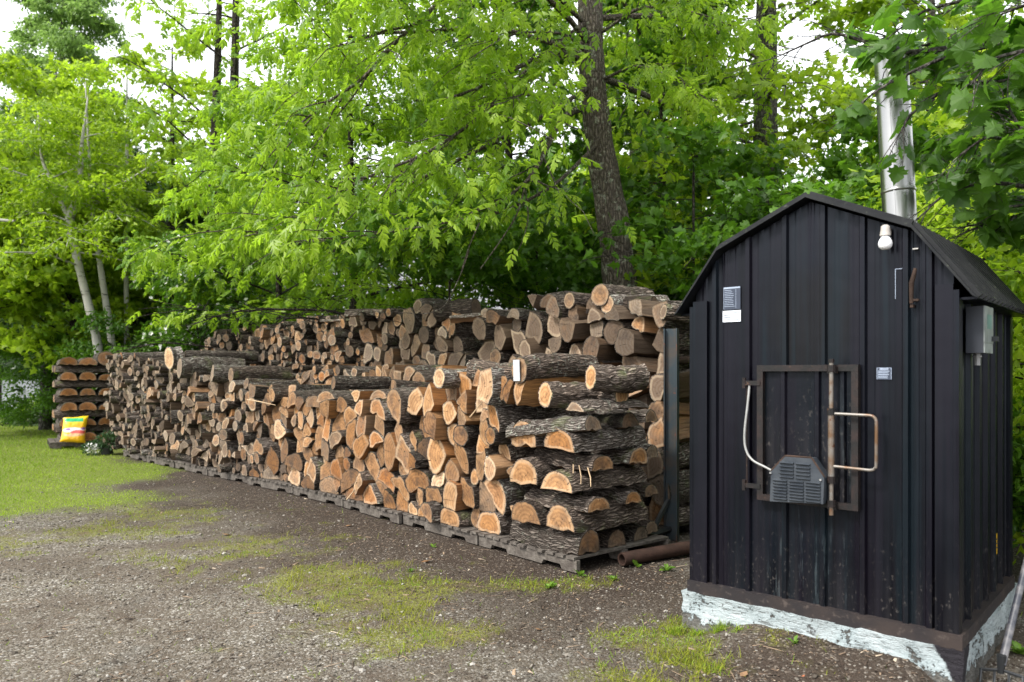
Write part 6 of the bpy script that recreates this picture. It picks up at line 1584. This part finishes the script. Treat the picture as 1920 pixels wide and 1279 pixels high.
for k in range(3):
    b = MB()
    for j in range(16): b.box((k * 1.95 + j * .115, 0, .12), (k * 1.95 + j * .115 + .11, .03, 1.25 - .0 * j))
    b.box((k * 1.95 - .02, .031, .3), (k * 1.95 + 1.88, .07, .4)); b.box((k * 1.95 - .02, .031, 1.0), (k * 1.95 + 1.88, .07, 1.1)); b.build('fence_panel', simple('white_fence', (.36, .38, .41), .6, var=.06), fn)
    b = MB(); b.box((k * 1.95 + 1.84, -.03, 0), (k * 1.95 + 1.94, .08, 1.35)); b.build('fence_post', M['darkbark'], fn)
def log_edge(P, label):
    b = MB(); b.tube(P, .1, 8); tag(b.build('border_log', M['greybark'], None, 50), label, 'border log', 'logs edging the border bed')
E = [gpt(-60, 772), gpt(20, 788), gpt(60, 793), gpt(110, 796)]
for k in range(3):
    a, c_ = E[k].copy(), E[k + 1].copy(); a[2] = c_[2] = .07; log_edge([a, (a * .5 + c_ * .5) + np.array([0, 0, .02]), c_ - (c_ - a) * .03], ['half-hidden edging log at the outer end of the border bed', 'edging log in the middle of the border bed rim', 'edging log of the border bed next to the separate crossed stack'][k])

# ------------------------------------------------------------------ light, sky, camera
w = bpy.data.worlds.new('World'); sc.world = w; w.use_nodes = True; nt = w.node_tree; bg = nt.nodes['Background']
sky = nt.nodes.new('ShaderNodeTexSky'); sky.sky_type = 'NISHITA'; sky.sun_disc = False; sky.sun_elevation = R(47); sky.sun_rotation = R(235); sky.air_density = 1.; sky.dust_density = 4.; sky.ozone_density = 1.
hs_ = nt.nodes.new('ShaderNodeHueSaturation'); hs_.inputs['Saturation'].default_value = .16; nt.links.new(sky.outputs[0], hs_.inputs['Color'])
# overcast: a cloud layer evens out the clear sky
mx = nt.nodes.new('ShaderNodeMix'); mx.data_type = 'RGBA'; mx.inputs[0].default_value = .6; nt.links.new(hs_.outputs[0], mx.inputs[6]); mx.inputs[7].default_value = (10.5, 10.8, 11.2, 1)
nt.links.new(mx.outputs[2], bg.inputs[0]); bg.inputs[1].default_value = .082
sun = bpy.data.lights.new('sun', 'SUN'); sun.energy = 1.5; sun.angle = R(11); sun.color = (1, .95, .88); so = bpy.data.objects.new('sun', sun); link(so)
az, el = R(235), R(47)   # from behind the camera, over the lawn side
dirn = Vector((math.sin(az) * math.cos(el), math.cos(az) * math.cos(el), math.sin(el)))
so.rotation_euler = dirn.to_track_quat('Z', 'Y').to_euler(); so.location = (0, 0, 30)
cam = bpy.data.cameras.new('camera'); co = bpy.data.objects.new('camera', cam); link(co); sc.camera = co
co.location = (0, 0, CAMZ); co.rotation_euler = (R(90), 0, 0); cam.sensor_width = 36; cam.lens = 36 * FPX / 1920; cam.shift_y = 60.5 / 1920; cam.clip_end = 1500; cam.clip_start = .05
cam.dof.use_dof = True; cam.dof.focus_distance = 5.6; cam.dof.aperture_fstop = 2.2
sc.view_settings.view_transform = 'Standard'; sc.view_settings.look = 'None'; sc.view_settings.exposure = 1.7; sc.view_settings.gamma = 1
cy = sc.cycles; cy.max_bounces = 8; cy.diffuse_bounces = 4; cy.transmission_bounces = 6; cy.transparent_max_bounces = 4; cy.glossy_bounces = 3; cy.use_denoising = True
